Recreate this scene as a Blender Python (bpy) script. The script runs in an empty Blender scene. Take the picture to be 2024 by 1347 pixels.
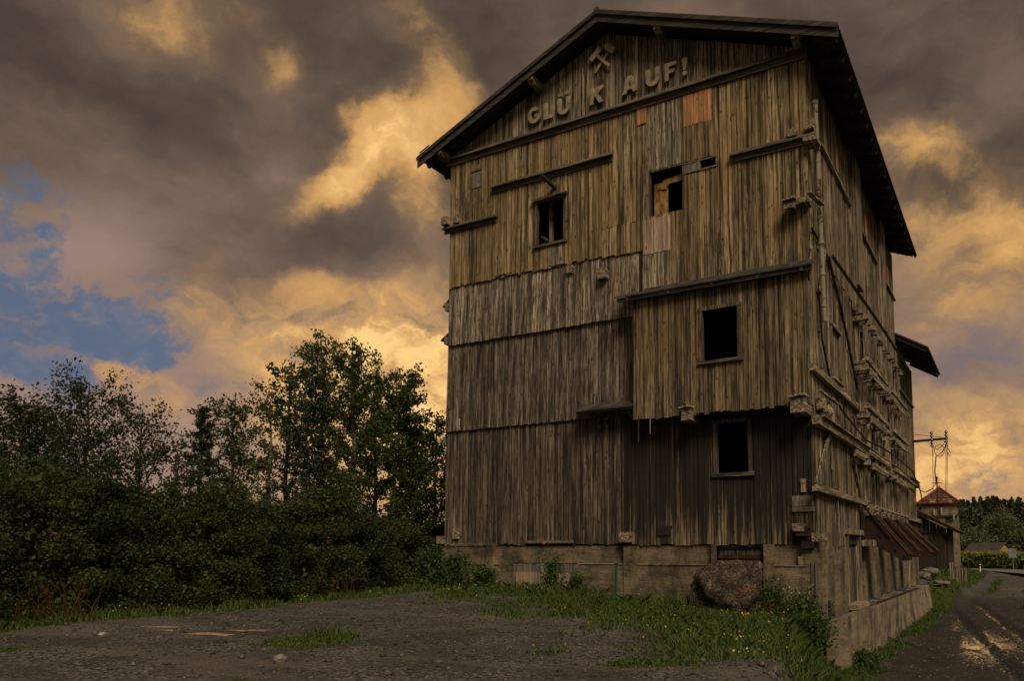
import bpy, math, random
import numpy as np
from mathutils import Vector, Matrix, noise as mnoise
PI = math.pi
rad = math.radians
sc = bpy.context.scene
col = sc.collection
rng = random.Random(7)

# ------------------------------------------------------------------ helpers
class MB:
    """collects simple solids, then links them as ONE mesh object"""
    def __init__(s): s.v = []; s.f = []
    def add(s, vs, fs):
        n = len(s.v); s.v += [tuple(p) for p in vs]; s.f += [tuple(i + n for i in f) for f in fs]
    def hexa(s, p):      # 8 points: bottom ring 0-3 (ccw from above), top ring 4-7
        s.add(p, [(3, 2, 1, 0), (4, 5, 6, 7), (0, 1, 5, 4), (1, 2, 6, 5), (2, 3, 7, 6), (3, 0, 4, 7)])
    def box(s, x0, x1, y0, y1, z0, z1, j=0.0):
        g = (lambda: rng.uniform(-j, j)) if j else (lambda: 0.0)
        P = [(x0, y0, z0), (x1, y0, z0), (x1, y1, z0), (x0, y1, z0), (x0, y0, z1), (x1, y0, z1), (x1, y1, z1), (x0, y1, z1)]
        s.hexa([(a + g(), b + g(), c + g()) for a, b, c in P])
    def beam(s, a, b, w, h, up=(0, 0, 1)):
        a = Vector(a); b = Vector(b); d = (b - a).normalized(); u = Vector(up)
        sd = d.cross(u)
        if sd.length < 1e-4: sd = d.cross(Vector((0, 1, 0)))
        sd.normalize(); u = sd.cross(d)
        sd *= w / 2; u = u * (h / 2)
        s.hexa([a - sd - u, a + sd - u, b + sd - u, b - sd - u, a - sd + u, a + sd + u, b + sd + u, b - sd + u])
    def prism(s, prof, a, b, axis):
        """profile polygon (p,q) extruded along axis 'x' (p=y,q=z) or 'y' (p=x,q=z) or 'z' (p=x,q=y)"""
        n = len(prof)
        def mk(t, p, q): return (t, p, q) if axis == 'x' else ((p, t, q) if axis == 'y' else (p, q, t))
        vs = [mk(a, p, q) for p, q in prof] + [mk(b, p, q) for p, q in prof]
        fs = [tuple(range(n))[::-1], tuple(range(n, 2 * n))]
        fs += [(i, (i + 1) % n, n + (i + 1) % n, n + i) for i in range(n)]
        s.add(vs, fs)
    def tube(s, pts, r, n=6, r2=None, cap=True):
        pts = [Vector(p) for p in pts]; m = len(pts); vs = []
        for i, p in enumerate(pts):
            d = (pts[min(i + 1, m - 1)] - pts[max(i - 1, 0)])
            d = d.normalized() if d.length > 1e-9 else Vector((0, 0, 1))
            a = d.cross(Vector((0, 0, 1)) if abs(d.z) < .9 else Vector((1, 0, 0))).normalized(); b = d.cross(a)
            rr = r if r2 is None else r + (r2 - r) * i / max(1, m - 1)
            for k in range(n):
                t = 2 * PI * k / n
                vs.append(p + (a * math.cos(t) + b * math.sin(t)) * rr)
        fs = []
        for i in range(m - 1):
            for k in range(n):
                k2 = (k + 1) % n
                fs.append((i * n + k, i * n + k2, (i + 1) * n + k2, (i + 1) * n + k))
        if cap: fs += [tuple(range(n))[::-1], tuple((m - 1) * n + k for k in range(n))]
        s.add(vs, fs)
    def build(s, name, mat, parent=None, smooth=False):
        me = bpy.data.meshes.new(name)
        o = wpos(parent)
        me.from_pydata([(x - o[0], y - o[1], z - o[2]) for x, y, z in s.v], [], s.f)
        me.materials.append(mat)
        if smooth: me.polygons.foreach_set('use_smooth', [True] * len(me.polygons))
        me.update()
        ob = bpy.data.objects.new(name, me); col.objects.link(ob)
        if parent is not None: ob.parent = parent
        return ob

def wpos(o):
    p = Vector((0, 0, 0))
    while o is not None:
        p = p + o.location; o = o.parent
    return p
def tag(o, label=None, cat=None, group=None, kind=None):
    if label: o['label'] = label
    if cat: o['category'] = cat
    if group: o['group'] = group
    if kind: o['kind'] = kind
    return o
def empty(name, loc, label, cat, group=None):
    o = bpy.data.objects.new(name, None); o.empty_display_size = .3; col.objects.link(o); o.location = loc
    return tag(o, label, cat, group)
def np_mesh(name, V, quads, mat, parent=None, tris=False):
    """big quad/tri soup from numpy arrays (N,3) and (M,k)"""
    k = quads.shape[1]; o = np.array(wpos(parent))
    me = bpy.data.meshes.new(name)
    me.vertices.add(len(V)); me.vertices.foreach_set('co', (V - o).astype(np.float32).ravel())
    me.loops.add(quads.size); me.loops.foreach_set('vertex_index', quads.astype(np.int32).ravel())
    me.polygons.add(len(quads)); me.polygons.foreach_set('loop_start', np.arange(0, quads.size, k, dtype=np.int32))
    me.polygons.foreach_set('loop_total', np.full(len(quads), k, dtype=np.int32))
    me.materials.append(mat); me.update(calc_edges=True)
    ob = bpy.data.objects.new(name, me); col.objects.link(ob)
    if parent is not None: ob.parent = parent
    return ob

# ------------------------------------------------------------------ material helpers
class NT:
    def __init__(s, tree): s.t = tree; s.n = tree.nodes; s.l = tree.links
    def new(s, typ, **kw):
        n = s.n.new(typ)
        for k, v in kw.items(): setattr(n, k, v)
        return n
    def inp(s, node, i, v):
        if v is None: return
        if isinstance(v, bpy.types.NodeSocket): s.l.new(v, node.inputs[i])
        else: node.inputs[i].default_value = v
    def math(s, op, a, b=None, c=None, clamp=False):
        n = s.new('ShaderNodeMath', operation=op); n.use_clamp = clamp
        s.inp(n, 0, a); s.inp(n, 1, b); s.inp(n, 2, c); return n.outputs[0]
    def vmath(s, op, a, b=None):
        n = s.new('ShaderNodeVectorMath', operation=op); s.inp(n, 0, a); s.inp(n, 1, b)
        return n.outputs['Value'] if op in ('LENGTH', 'DOT_PRODUCT') else n.outputs[0]
    def mapping(s, v, scale=(1, 1, 1), loc=(0, 0, 0), rot=(0, 0, 0), typ='POINT'):
        n = s.new('ShaderNodeMapping', vector_type=typ)
        s.inp(n, 'Vector', v); n.inputs['Location'].default_value = loc; n.inputs['Rotation'].default_value = rot; n.inputs['Scale'].default_value = scale
        return n.outputs[0]
    def noise(s, v, scale, detail=3, rough=.55, lac=2.0, dist=0.0):
        n = s.new('ShaderNodeTexNoise'); s.inp(n, 'Vector', v)
        n.inputs['Scale'].default_value = scale; n.inputs['Detail'].default_value = detail
        n.inputs['Roughness'].default_value = rough; n.inputs['Lacunarity'].default_value = lac; n.inputs['Distortion'].default_value = dist
        return n
    def voro(s, v, scale, feat='F1'):
        n = s.new('ShaderNodeTexVoronoi', feature=feat); s.inp(n, 'Vector', v); n.inputs['Scale'].default_value = scale; return n
    def ramp(s, f, a, b, lo=0.0, hi=1.0, smooth=True):
        n = s.new('ShaderNodeMapRange'); n.interpolation_type = 'SMOOTHSTEP' if smooth else 'LINEAR'
        s.inp(n, 0, f); s.inp(n, 1, a); s.inp(n, 2, b); s.inp(n, 3, lo); s.inp(n, 4, hi); return n.outputs[0]
    def mix(s, f, a, b, mode='MIX'):
        n = s.new('ShaderNodeMix', data_type='RGBA', blend_type=mode); n.clamp_factor = True
        s.inp(n, 0, f)
        for i, v in ((6, a), (7, b)):
            if isinstance(v, tuple) and len(v) == 3: v = (*v, 1)
            s.inp(n, i, v)
        return n.outputs[2]
def material(name):
    m = bpy.data.materials.new(name); m.use_nodes = True
    t = NT(m.node_tree); t.n.clear()
    out = t.new('ShaderNodeOutputMaterial'); b = t.new('ShaderNodeBsdfPrincipled')
    t.l.new(b.outputs[0], out.inputs[0])
    b.inputs['Roughness'].default_value = .85; b.inputs['Specular IOR Level'].default_value = .3
    return m, t, b
def bump(t, b, h, strength, dist=.02):
    n = t.new('ShaderNodeBump'); n.inputs['Strength'].default_value = strength; n.inputs['Distance'].default_value = dist
    t.inp(n, 'Height', h); t.l.new(n.outputs[0], b.inputs['Normal'])

def wood(name, dark, light, ochre=(.17, .11, .045), och=0.0, streak=0.25, streak_col=(.018, .015, .013), axis='z', vary=.55, stain=None, knots=True):
    """weathered boards; every board (mesh island) gets its own tone and its own grain"""
    m, t, b = material(name)
    co = t.new('ShaderNodeTexCoord').outputs['Object']
    rnd = t.new('ShaderNodeNewGeometry').outputs['Random Per Island']
    off = t.new('ShaderNodeCombineXYZ')
    for i, k in enumerate((37., 53., 71.)): t.l.new(t.math('MULTIPLY', rnd, k), off.inputs[i])
    v = t.vmath('ADD', co, off.outputs[0])
    along = {'x': 0, 'y': 1, 'z': 2}[axis]
    def sca(a, c): q = [a] * 3; q[along] = c; return tuple(q)
    grain = t.noise(t.mapping(v, sca(13, .45)), 1.0, 6, .72).outputs[0]
    fine = t.noise(t.mapping(v, sca(52, 2.0)), 1.0, 3, .6).outputs[0]
    big = t.noise(t.mapping(co, sca(1.1, .22)), 1.0, 4, .6).outputs[0]
    st = t.noise(t.mapping(v, sca(9, .22)), 1.0, 4, .6).outputs[0]
    f = t.math('ADD', t.math('MULTIPLY', grain, .65), t.math('MULTIPLY', fine, .45))
    c = t.mix(t.math('POWER', t.ramp(f, .43, .70), 1.35), dark, tuple(min(.6, q * 1.3) for q in light))
    if och:
        of = t.noise(t.mapping(co, sca(.45, .3), (3, 5, 1)), 1.0, 3, .55).outputs[0]
        of = t.math('MULTIPLY', t.ramp(t.math('ADD', of, t.math('MULTIPLY', t.math('SUBTRACT', grain, .5), .5)), .32, .62), och)
        c = t.mix(of, c, ochre)
    # board to board tone
    tone = t.math('ADD', t.math('MULTIPLY', t.math('POWER', rnd, .8), vary), 1 - vary * .52)
    tone = t.math('MULTIPLY', tone, t.ramp(big, .25, .75, .72, 1.22, False))
    tc = t.new('ShaderNodeCombineXYZ')
    for i in range(3): t.l.new(tone, tc.inputs[i])
    c = t.mix(1.0, c, tc.outputs[0], 'MULTIPLY')
    # run-off streaks
    c = t.mix(t.math('MULTIPLY', t.ramp(st, .5, .64), min(1, streak * 2.4)), c, streak_col)
    if stain:   # (z_mid, z_fade, amount): old black tar-like run-off with its own ragged outline
        z = t.new('ShaderNodeSeparateXYZ'); t.l.new(co, z.inputs[0])
        sn = t.noise(t.mapping(v, sca(8, .16)), 1.0, 5, .7).outputs[0]
        sn2 = t.noise(t.mapping(co, sca(.55, .2), (8, 2, 4)), 1.0, 3, .6).outputs[0]
        fall = t.ramp(z.outputs[2], stain[0] - stain[1], stain[0] + stain[1], -.13, .09)
        q = t.math('ADD', t.math('ADD', t.math('MULTIPLY', sn, .75), t.math('MULTIPLY', sn2, .3)), fall)
        c = t.mix(t.math('MULTIPLY', t.ramp(q, .455, .575), stain[2]), c, (.014, .012, .011))
    if knots:
        vo = t.voro(t.mapping(v, sca(6, 2.2)), 1.0)
        kn = t.ramp(vo.outputs['Distance'], .10, .2, 1.0, 0.0)
        c = t.mix(t.math('MULTIPLY', kn, .75), c, (.016, .012, .009))
    t.l.new(c, b.inputs['Base Color'])
    bump(t, b, f, .8, .02)
    return m

def plain(name, c1, c2, scale=4., rough=.8, bmp=.3, spec=.3, stretch=(1, 1, 1), island=.0, metal=0.):
    m, t, b = material(name)
    co = t.new('ShaderNodeTexCoord').outputs['Object']
    n = t.noise(t.mapping(co, stretch), scale, 5, .6).outputs[0]
    f = t.ramp(n, .3, .7)
    c = t.mix(f, c1, c2)
    if island:
        r = t.new('ShaderNodeNewGeometry').outputs['Random Per Island']
        tone = t.math('ADD', t.math('MULTIPLY', r, island), 1 - island * .5)
        tc = t.new('ShaderNodeCombineXYZ')
        for i in range(3): t.l.new(tone, tc.inputs[i])
        c = t.mix(1.0, c, tc.outputs[0], 'MULTIPLY')
    t.l.new(c, b.inputs['Base Color']); b.inputs['Roughness'].default_value = rough
    b.inputs['Specular IOR Level'].default_value = spec; b.inputs['Metallic'].default_value = metal
    if bmp: bump(t, b, n, bmp, .03)
    return m

M = {}
M['gable'] = wood('gable_wood', (.035, .028, .021), (.38, .30, .205), och=.2, streak=.42, vary=.8)
M['top'] = wood('upper_wood', (.04, .028, .017), (.46, .35, .215), ochre=(.29, .185, .065), och=.55, streak=.36, vary=.85)
M['mid'] = wood('middle_wood', (.05, .039, .03), (.42, .335, .25), och=.1, streak=.34, vary=.7)
M['low'] = wood('lower_wood', (.028, .022, .018), (.27, .215, .165), och=.05, streak=.35, vary=.7)
M['base'] = wood('base_wood', (.02, .016, .013), (.205, .16, .12), och=.08, streak=.4, vary=.8)
M['bump'] = wood('bump_wood', (.033, .024, .015), (.33, .245, .155), ochre=(.215, .14, .046), och=.45, streak=.38, vary=.75)
M['stain'] = wood('stained_wood', (.035, .027, .02), (.33, .25, .16), och=.1, streak=.4, vary=.7, stain=(2.3, 1.6, .92))
M['side'] = wood('side_wood', (.025, .019, .013), (.42, .325, .215), och=.15, streak=.5, vary=.95)
M['beam_x'] = wood('beam_wood_x', (.03, .024, .018), (.20, .155, .11), axis='x', streak=.25, knots=False)
M['beam_y'] = wood('beam_wood_y', (.055, .044, .031), (.44, .35, .24), axis='y', streak=.25, knots=False)
M['beam_z'] = wood('beam_wood_z', (.045, .035, .025), (.38, .30, .205), axis='z', streak=.25, knots=False)
M['frame'] = wood('frame_wood', (.03, .023, .015), (.16, .12, .075), axis='z', streak=.25, knots=False)
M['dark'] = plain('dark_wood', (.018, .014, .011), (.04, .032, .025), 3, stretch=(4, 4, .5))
M['roofwood'] = wood('roof_wood', (.02, .016, .013), (.075, .06, .045), axis='x', streak=.2, knots=False)
M['fresh'] = wood('fresh_boards', (.30, .14, .062), (.46, .235, .11), streak=.0, vary=.35)
M['pale'] = wood('pale_boards', (.24, .165, .115), (.44, .32, .24), streak=.03, vary=.3)
M['grey'] = wood('grey_boards', (.10, .085, .07), (.21, .18, .15), streak=.1)
M['ply'] = plain('stained_plywood', (.14, .045, .012), (.42, .26, .10), 3.0, stretch=(2, 2, .8))
M['rust'] = plain('rusted_steel', (.018, .007, .005), (.07, .025, .014), 5, .75, .5)
M['rust2'] = plain('dark_rusted_plate', (.012, .006, .005), (.042, .016, .010), 4, .75, .5)
M['iron'] = plain('dark_iron', (.012, .01, .009), (.04, .028, .02), 6, .6, .3)
M['sheet'] = plain('weathered_sheet', (.03, .027, .024), (.085, .072, .06), 2.5, .6, .2)
M['letter'] = plain('letter_paint', (.15, .12, .08), (.37, .30, .195), 4.5, .7, .2)
M['cable'] = plain('cable_black', (.01, .01, .01), (.02, .018, .016), 9, .5, 0)
M['glassy'] = plain('porcelain_brown', (.02, .012, .008), (.05, .03, .02), 9, .3, 0)

def pipe_mat():
    m, t, b = material('white_pipe_rust')
    co = t.new('ShaderNodeTexCoord').outputs['Object']
    n = t.noise(t.mapping(co, (3, 3, 2.6)), 1.0, 5, .7).outputs[0]
    n2 = t.noise(co, 22, 4).outputs[0]
    z = t.new('ShaderNodeSeparateXYZ'); t.l.new(co, z.inputs[0])
    low = t.ramp(z.outputs[2], 0, 7, .14, 0.0)
    c = t.mix(n2, (.20, .175, .125), (.36, .31, .22))
    c = t.mix(t.ramp(t.math('ADD', n, low), .53, .60), c, (.09, .028, .012))
    t.l.new(c, b.inputs['Base Color']); b.inputs['Roughness'].default_value = .55
    return m
M['pipe'] = pipe_mat()

def concrete(name, c1, c2, line=.22):
    m, t, b = material(name)
    co = t.new('ShaderNodeTexCoord').outputs['Object']
    n1 = t.noise(t.mapping(co, (.9, .9, 3.2)), 1.0, 6, .7).outputs[0]
    n2 = t.noise(t.mapping(co, (1.6, 1.6, .7)), 1.0, 5, .65).outputs[0]
    n3 = t.noise(co, 14, 5, .7).outputs[0]
    f = t.math('ADD', t.math('ADD', t.math('MULTIPLY', n1, .5), t.math('MULTIPLY', n2, .35)), t.math('MULTIPLY', n3, .25))
    c = t.mix(t.ramp(f, .42, .66), c1, c2)
    # shuttering-board joints
    w = t.new('ShaderNodeTexWave', wave_type='BANDS', bands_direction='Z'); t.inp(w, 'Vector', co)
    w.inputs['Scale'].default_value = 1.55; w.inputs['Distortion'].default_value = 3.0; w.inputs['Detail'].default_value = 2; w.inputs['Detail Scale'].default_value = .4
    j = t.math('MULTIPLY', t.ramp(w.outputs[1], .0, .10, 1.0, 0.0), t.ramp(n2, .45, .6))
    c = t.mix(t.math('MULTIPLY', j, line * .7), c, (.035, .028, .02))
    # damp dirt patches
    d = t.noise(t.mapping(co, (.7, .7, .35), (4, 1, 7)), 1.0, 5, .7).outputs[0]
    c = t.mix(t.math('MULTIPLY', t.ramp(d, .46, .64), .8), c, (.036, .029, .021))
    t.l.new(c, b.inputs['Base Color']); b.inputs['Roughness'].default_value = .92
    h = t.math('SUBTRACT', t.math('ADD', t.math('MULTIPLY', n1, .6), t.math('MULTIPLY', n3, .5)), t.math('MULTIPLY', j, line * .8))
    bump(t, b, h, .7, .04)
    return m
M['conc'] = concrete('board_formed_concrete', (.06, .047, .031), (.25, .195, .125))
M['conc2'] = concrete('pale_concrete', (.13, .10, .068), (.34, .27, .185), .06)
M['render'] = concrete('old_render', (.15, .115, .07), (.30, .235, .15), .0)

def leafmat(name, ramp_cols, trans=.35, rough=.6):
    m, t, b = material(name)
    r = t.new('ShaderNodeNewGeometry').outputs['Random Per Island']
    n = t.new('ShaderNodeValToRGB'); t.l.new(r, n.inputs[0])
    e = n.color_ramp.elements
    while len(e) < len(ramp_cols): e.new(.5)
    for i, (p, c) in enumerate(ramp_cols): e[i].position = p; e[i].color = (*c, 1)
    t.l.new(n.outputs[0], b.inputs['Base Color']); b.inputs['Roughness'].default_value = rough
    tr = t.new('ShaderNodeBsdfTranslucent'); t.l.new(n.outputs[0], tr.inputs[0])
    mx = t.new('ShaderNodeMixShader'); mx.inputs[0].default_value = trans
    t.l.new(b.outputs[0], mx.inputs[1]); t.l.new(tr.outputs[0], mx.inputs[2])
    out = [q for q in t.n if q.type == 'OUTPUT_MATERIAL'][0]; t.l.new(mx.outputs[0], out.inputs[0])
    return m
M['leaf_a'] = leafmat('leaves_birch', [(0, (.034, .06, .013)), (.5, (.062, .10, .02)), (.9, (.09, .125, .027)), (1, (.15, .12, .03))])
M['leaf_b'] = leafmat('leaves_dark', [(0, (0.019, 0.035, 0.011)), (.6, (0.038, 0.058, 0.016)), (1, (0.067, 0.080, 0.026))])
M['leaf_c'] = leafmat('leaves_hedge', [(0, (0.024, 0.041, 0.012)), (.55, (0.054, 0.075, 0.019)), (.88, (0.098, 0.112, 0.027)), (.97, (0.135, 0.105, 0.030)), (1, (0.225, 0.083, 0.027))])
M['leaf_e'] = leafmat('leaves_olive', [(0, (.03, .045, .010)), (.5, (.062, .082, .018)), (.9, (.10, .11, .03)), (1, (.14, .10, .03))])
M['leaf_d'] = leafmat('leaves_weed', [(0, (0.026, 0.058, 0.012)), (.6, (0.058, 0.111, 0.023)), (1, (0.104, 0.143, 0.036))])
M['needle'] = leafmat('pine_needles', [(0, (0.018, 0.033, 0.015)), (1, (0.045, 0.063, 0.026))], .05)
M['grass'] = leafmat('grass_blades', [(0, (0.041, 0.081, 0.014)), (.6, (0.081, 0.142, 0.022)), (.88, (0.135, 0.162, 0.041)), (1, (0.257, 0.203, 0.081))], .3)
M['dry'] = leafmat('dry_stalks', [(0, (.06, .03, .012)), (1, (.18, .09, .035))], .1)
M['flower'] = leafmat('flower_petals', [(0, (.75, .48, .04)), (.7, (.8, .6, .08)), (1, (.8, .75, .62))], .2)
M['whitefl'] = leafmat('pale_flower_heads', [(0, (.45, .40, .27)), (1, (.7, .66, .5))], .2)
M['bark'] = plain('bark', (.018, .014, .01), (.06, .048, .035), 6, .9, .5, stretch=(3, 3, .6))
M['birchbark'] = plain('birch_bark', (.04, .035, .03), (.20, .18, .15), 3, .85, .2, stretch=(2, 2, 3))
M['corn'] = leafmat('corn_leaves', [(0, (0.075, 0.128, 0.021)), (.6, (0.128, 0.195, 0.033)), (1, (0.210, 0.240, 0.060))], .25)
M['tassel'] = leafmat('corn_tassels', [(0, (.17, .15, .04)), (1, (.36, .29, .08))], .25)
M['forest'] = leafmat('forest_leaves', [(0, (0.022, 0.031, 0.017)), (.6, (0.043, 0.058, 0.026)), (1, (0.072, 0.089, 0.036))], .1)
M['stone'] = plain('field_stone', (.035, .03, .027), (.13, .115, .10), 5, .85, .5, island=1.2)
M['rubble'] = plain('rubble_stone', (.06, .052, .045), (.22, .195, .165), 5, .85, .5, island=.5)

# ------------------------------------------------------------------ camera
cam = bpy.data.cameras.new('camera'); co_ = bpy.data.objects.new('camera', cam); col.objects.link(co_)
cam.sensor_width = 36; cam.lens = 36 * 1535 / 2024
cam.shift_x = -(1150 - 1012) / 2024; cam.shift_y = (953 - 673.5) / 2024
co_.location = (5.30, -24.05, -0.18); co_.rotation_euler = (rad(90 + 5.1), 0, rad(29.2))
cam.clip_start = .1; cam.clip_end = 6000
sc.camera = co_

# ------------------------------------------------------------------ light
SUN = Vector((.62, -.62, .92)).normalized()          # towards the sun
sl = bpy.data.lights.new('sun', 'SUN'); sl.energy = 2.5; sl.angle = rad(26); sl.color = (1, .83, .60)
so = bpy.data.objects.new('sun', sl); col.objects.link(so); so.rotation_euler = SUN.to_track_quat('Z', 'Y').to_euler()
w = bpy.data.worlds.new('World'); sc.world = w; w.use_nodes = True
t = NT(w.node_tree); t.n.clear()
wo = t.new('ShaderNodeOutputWorld'); bg = t.new('ShaderNodeBackground'); t.l.new(bg.outputs[0], wo.inputs[0])
STR = .1; bg.inputs[1].default_value = STR
sky = t.new('ShaderNodeTexSky', sky_type='NISHITA'); sky.sun_disc = False
sky.sun_elevation = math.asin(SUN.z); sky.sun_rotation = math.atan2(SUN.x, SUN.y); sky.dust_density = 2.0
# cloud bank: azimuth / elevation of the sky dome, measured from the tower's bearing
d = t.new('ShaderNodeTexCoord').outputs['Generated']
H = rad(29.2)
fx = t.vmath('DOT_PRODUCT', d, (math.cos(H), math.sin(H), 0)); fy = t.vmath('DOT_PRODUCT', d, (-math.sin(H), math.cos(H), 0))
sep = t.new('ShaderNodeSeparateXYZ'); t.l.new(d, sep.inputs[0])
az = t.math('ARCTAN2', fx, fy); el = t.math('ARCSINE', sep.outputs[2])
cb = t.new('ShaderNodeCombineXYZ'); t.l.new(az, cb.inputs[0]); t.l.new(el, cb.inputs[1])
P = cb.outputs[0]
wn = t.noise(d, 5.0, 6, .6); wv = t.vmath('SUBTRACT', wn.outputs['Color'], (.5, .5, .5))
wn2 = t.noise(d, 17.0, 5, .62); wv2 = t.vmath('SUBTRACT', wn2.outputs['Color'], (.5, .5, .5))
def scl(v, k):
    n = t.new('ShaderNodeVectorMath', operation='SCALE'); t.l.new(v, n.inputs[0]); n.inputs['Scale'].default_value = k; return n.outputs[0]
PW = t.vmath('ADD', P, t.vmath('ADD', scl(wv, .085), scl(wv2, .05)))
PWs = t.vmath('ADD', P, t.vmath('ADD', scl(wv, .10), scl(wv2, .035)))
def field(bl, grow, src):
    acc = None
    for (a, e, sx, sy, an, amp) in bl:
        L = t.vmath('LENGTH', t.mapping(src, (sx * grow, sy * grow, 1), (a, e, 0), (0, 0, an), 'TEXTURE'))
        q = t.ramp(L, 0, 1, amp, 0)
        acc = q if acc is None else t.math('ADD', acc, q)
    return acc
BR = [(-0.225, 0.475, 0.06, 0.05, 0.4, 0.6), (-0.302, 0.445, 0.081, 0.026, 0.61, 0.95), (-0.317, 0.427, 0.043, 0.02, 0.0, 0.7), (-0.269, 0.495, 0.044, 0.035, 0.87, 1.0), (-0.211, 0.485, 0.051, 0.038, -0.17, 0.85), (-0.179, 0.546, 0.042, 0.048, 0.7, 0.8), (-0.166, 0.531, 0.032, 0.039, 0.0, 0.5), (-0.2, 0.41, 0.045, 0.051, -1.05, 0.35), (-0.518, 0.563, 0.068, 0.035, 0.17, 0.544), (-0.421, 0.569, 0.089, 0.053, -0.7, 0.251), (-0.376, 0.544, 0.034, 0.022, 0.0, 0.251), (-0.227, 0.606, 0.06, 0.036, -0.61, 0.419), (-0.329, 0.312, 0.062, 0.025, -0.09, 0.75), (-0.465, 0.3, 0.02, 0.044, -0.44, 0.4), (-0.5, 0.251, 0.051, 0.023, 0.52, 0.3), (0.41, 0.456, 0.066, 0.033, -0.17, 0.6), (0.465, 0.43, 0.07, 0.029, -0.35, 0.5), (0.484, 0.363, 0.087, 0.029, -0.26, 0.75), (0.514, 0.342, 0.062, 0.034, 0.0, 0.6), (0.485, 0.281, 0.086, 0.035, 0.17, 0.65), (0.412, 0.358, 0.066, 0.036, -0.35, 0.35), (-0.519, 0.172, 0.057, 0.025, -0.44, 0.7), (-0.571, 0.189, 0.038, 0.015, -0.17, 0.4)]
GL = [(-0.2, 0.1, 0.13, 0.09, 0, 0.78), (-0.33, 0.11, 0.16, 0.07, 0, 0.26), (-0.19, 0.248, 0.154, 0.109, 0.0, 1.3), (-0.339, 0.263, 0.147, 0.068, 0.09, 0.98), (-0.276, 0.181, 0.188, 0.1, 0.0, 1.04), (-0.409, 0.267, 0.12, 0.054, 0.0, 0.22), (-0.188, 0.121, 0.192, 0.096, 0.0, 0.78), (-0.51, 0.148, 0.114, 0.045, 0.0, 0.19), (0.458, 0.117, 0.111, 0.07, 0.0, 1.1), (0.51, 0.136, 0.085, 0.045, 0.0, 0.78), (0.439, 0.047, 0.13, 0.065, 0.0, 1.04), (0.497, 0.301, 0.149, 0.126, 0.0, 0.27), (0.426, 0.411, 0.131, 0.107, 0.0, 0.18)]
BL = [(-0.649, 0.344, 0.039, 0.039, 0.0, 0.9), (-0.618, 0.374, 0.029, 0.02, 0.0, 0.8), (-0.617, 0.319, 0.02, 0.029, 0.0, 0.7), (-0.612, 0.229, 0.101, 0.059, -0.17, 1.1), (-0.544, 0.231, 0.05, 0.039, -0.52, 0.9), (-0.506, 0.275, 0.034, 0.023, 0.0, 0.5), (-0.656, 0.273, 0.031, 0.041, 0.0, 0.5), (-0.638, 0.183, 0.063, 0.031, 0.0, 0.5), (0.51, 0.088, 0.034, 0.028, 0.0, 0.8), (0.487, 0.207, 0.075, 0.04, 0.0, 0.3), (-0.176, 0.134, 0.038, 0.058, 0.0, 0.4), (-0.444, 0.182, 0.071, 0.035, 0.0, 0.3)]
PK = [(-0.59, 0.332, 0.049, 0.06, -0.52, 1), (-0.631, 0.298, 0.058, 0.029, 0.0, 1), (-0.552, 0.292, 0.055, 0.05, 0.0, 0.7), (-0.556, 0.224, 0.017, 0.033, 0.7, 0.8), (-0.598, 0.167, 0.14, 0.043, 0.0, 0.7), (-0.51, 0.136, 0.171, 0.068, 0.0, 0.8), (0.488, 0.213, 0.115, 0.063, 0.0, 0.7), (-0.498, 0.223, 0.069, 0.069, 0.0, 0.5), (-0.404, 0.138, 0.15, 0.072, 0.0, 0.5)]
fb = t.noise(t.mapping(PW, (1, 1.7, 1), (0, 0, 0), (0, 0, -.4)), 8.0, 9, .64, dist=.3).outputs[0]
fb2 = t.noise(t.mapping(PWs, (1, 1.9, 1), (3, 2, 0), (0, 0, -.3)), 3.4, 6, .55).outputs[0]
fb3 = t.noise(t.mapping(PW, (1, 1.3, 1), (7, 1, 0)), 22.0, 6, .6).outputs[0]
low = t.ramp(el, .60, .10, 0.0, 1.0)
bt = t.math('ADD', t.math('MULTIPLY', low, .62), t.math('ADD', t.math('MULTIPLY', t.math('SUBTRACT', fb2, .5), 1.5), t.math('MULTIPLY', t.math('SUBTRACT', fb, .5), .35)))
base = t.mix(t.ramp(bt, -.25, .95), (.064, .048, .040), (.36, .235, .16))
pk = t.math('MULTIPLY', field(PK, 1.5, PWs), t.ramp(fb, .3, .7, .6, 1.1, False))
base = t.mix(t.math('MULTIPLY', pk, .8), base, (.32, .215, .185))
# broad glow of the low sun behind thin cloud
gl = t.math('MULTIPLY', field(GL, 1.35, PWs), t.math('ADD', t.ramp(fb, .36, .64, .12, 1.2, False), t.math('MULTIPLY', t.math('SUBTRACT', fb3, .5), .5)))
c = t.mix(t.ramp(gl, .04, 1.15, smooth=False), base, (.76, .42, .15))
c = t.mix(t.ramp(gl, .8, 1.8), c, (1.0, .64, .25))
# lit cloud edges
bf = field(BR, 1.6, PW)
nz = t.math('ADD', t.math('MULTIPLY', t.math('SUBTRACT', fb, .5), 2.4), t.math('MULTIPLY', t.math('SUBTRACT', fb3, .5), 1.0))
bri = t.math('ADD', bf, t.math('MULTIPLY', nz, t.ramp(bf, .05, .5)))
c = t.mix(t.ramp(bf, .05, 1.1, 0, .55, False), c, (.42, .25, .11))
c = t.mix(t.ramp(bri, .12, 1.15), c, (.64, .345, .12))
c = t.mix(t.math('MULTIPLY', t.ramp(bri, .75, 2.3), t.ramp(t.math('ADD', fb, t.math('MULTIPLY', t.math('SUBTRACT', fb3, .5), .8)), .38, .62, .25, 1.0)), c, (1.0, .61, .235))
er = t.math('ADD', t.math('MULTIPLY', fb, .6), t.math('MULTIPLY', fb3, .4))
blu = t.math('SUBTRACT', field(BL, 1.6, PWs), t.ramp(er, .42, .62, 0, .95))
blu = t.math('MULTIPLY', t.ramp(blu, -.05, .8), .93)
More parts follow.
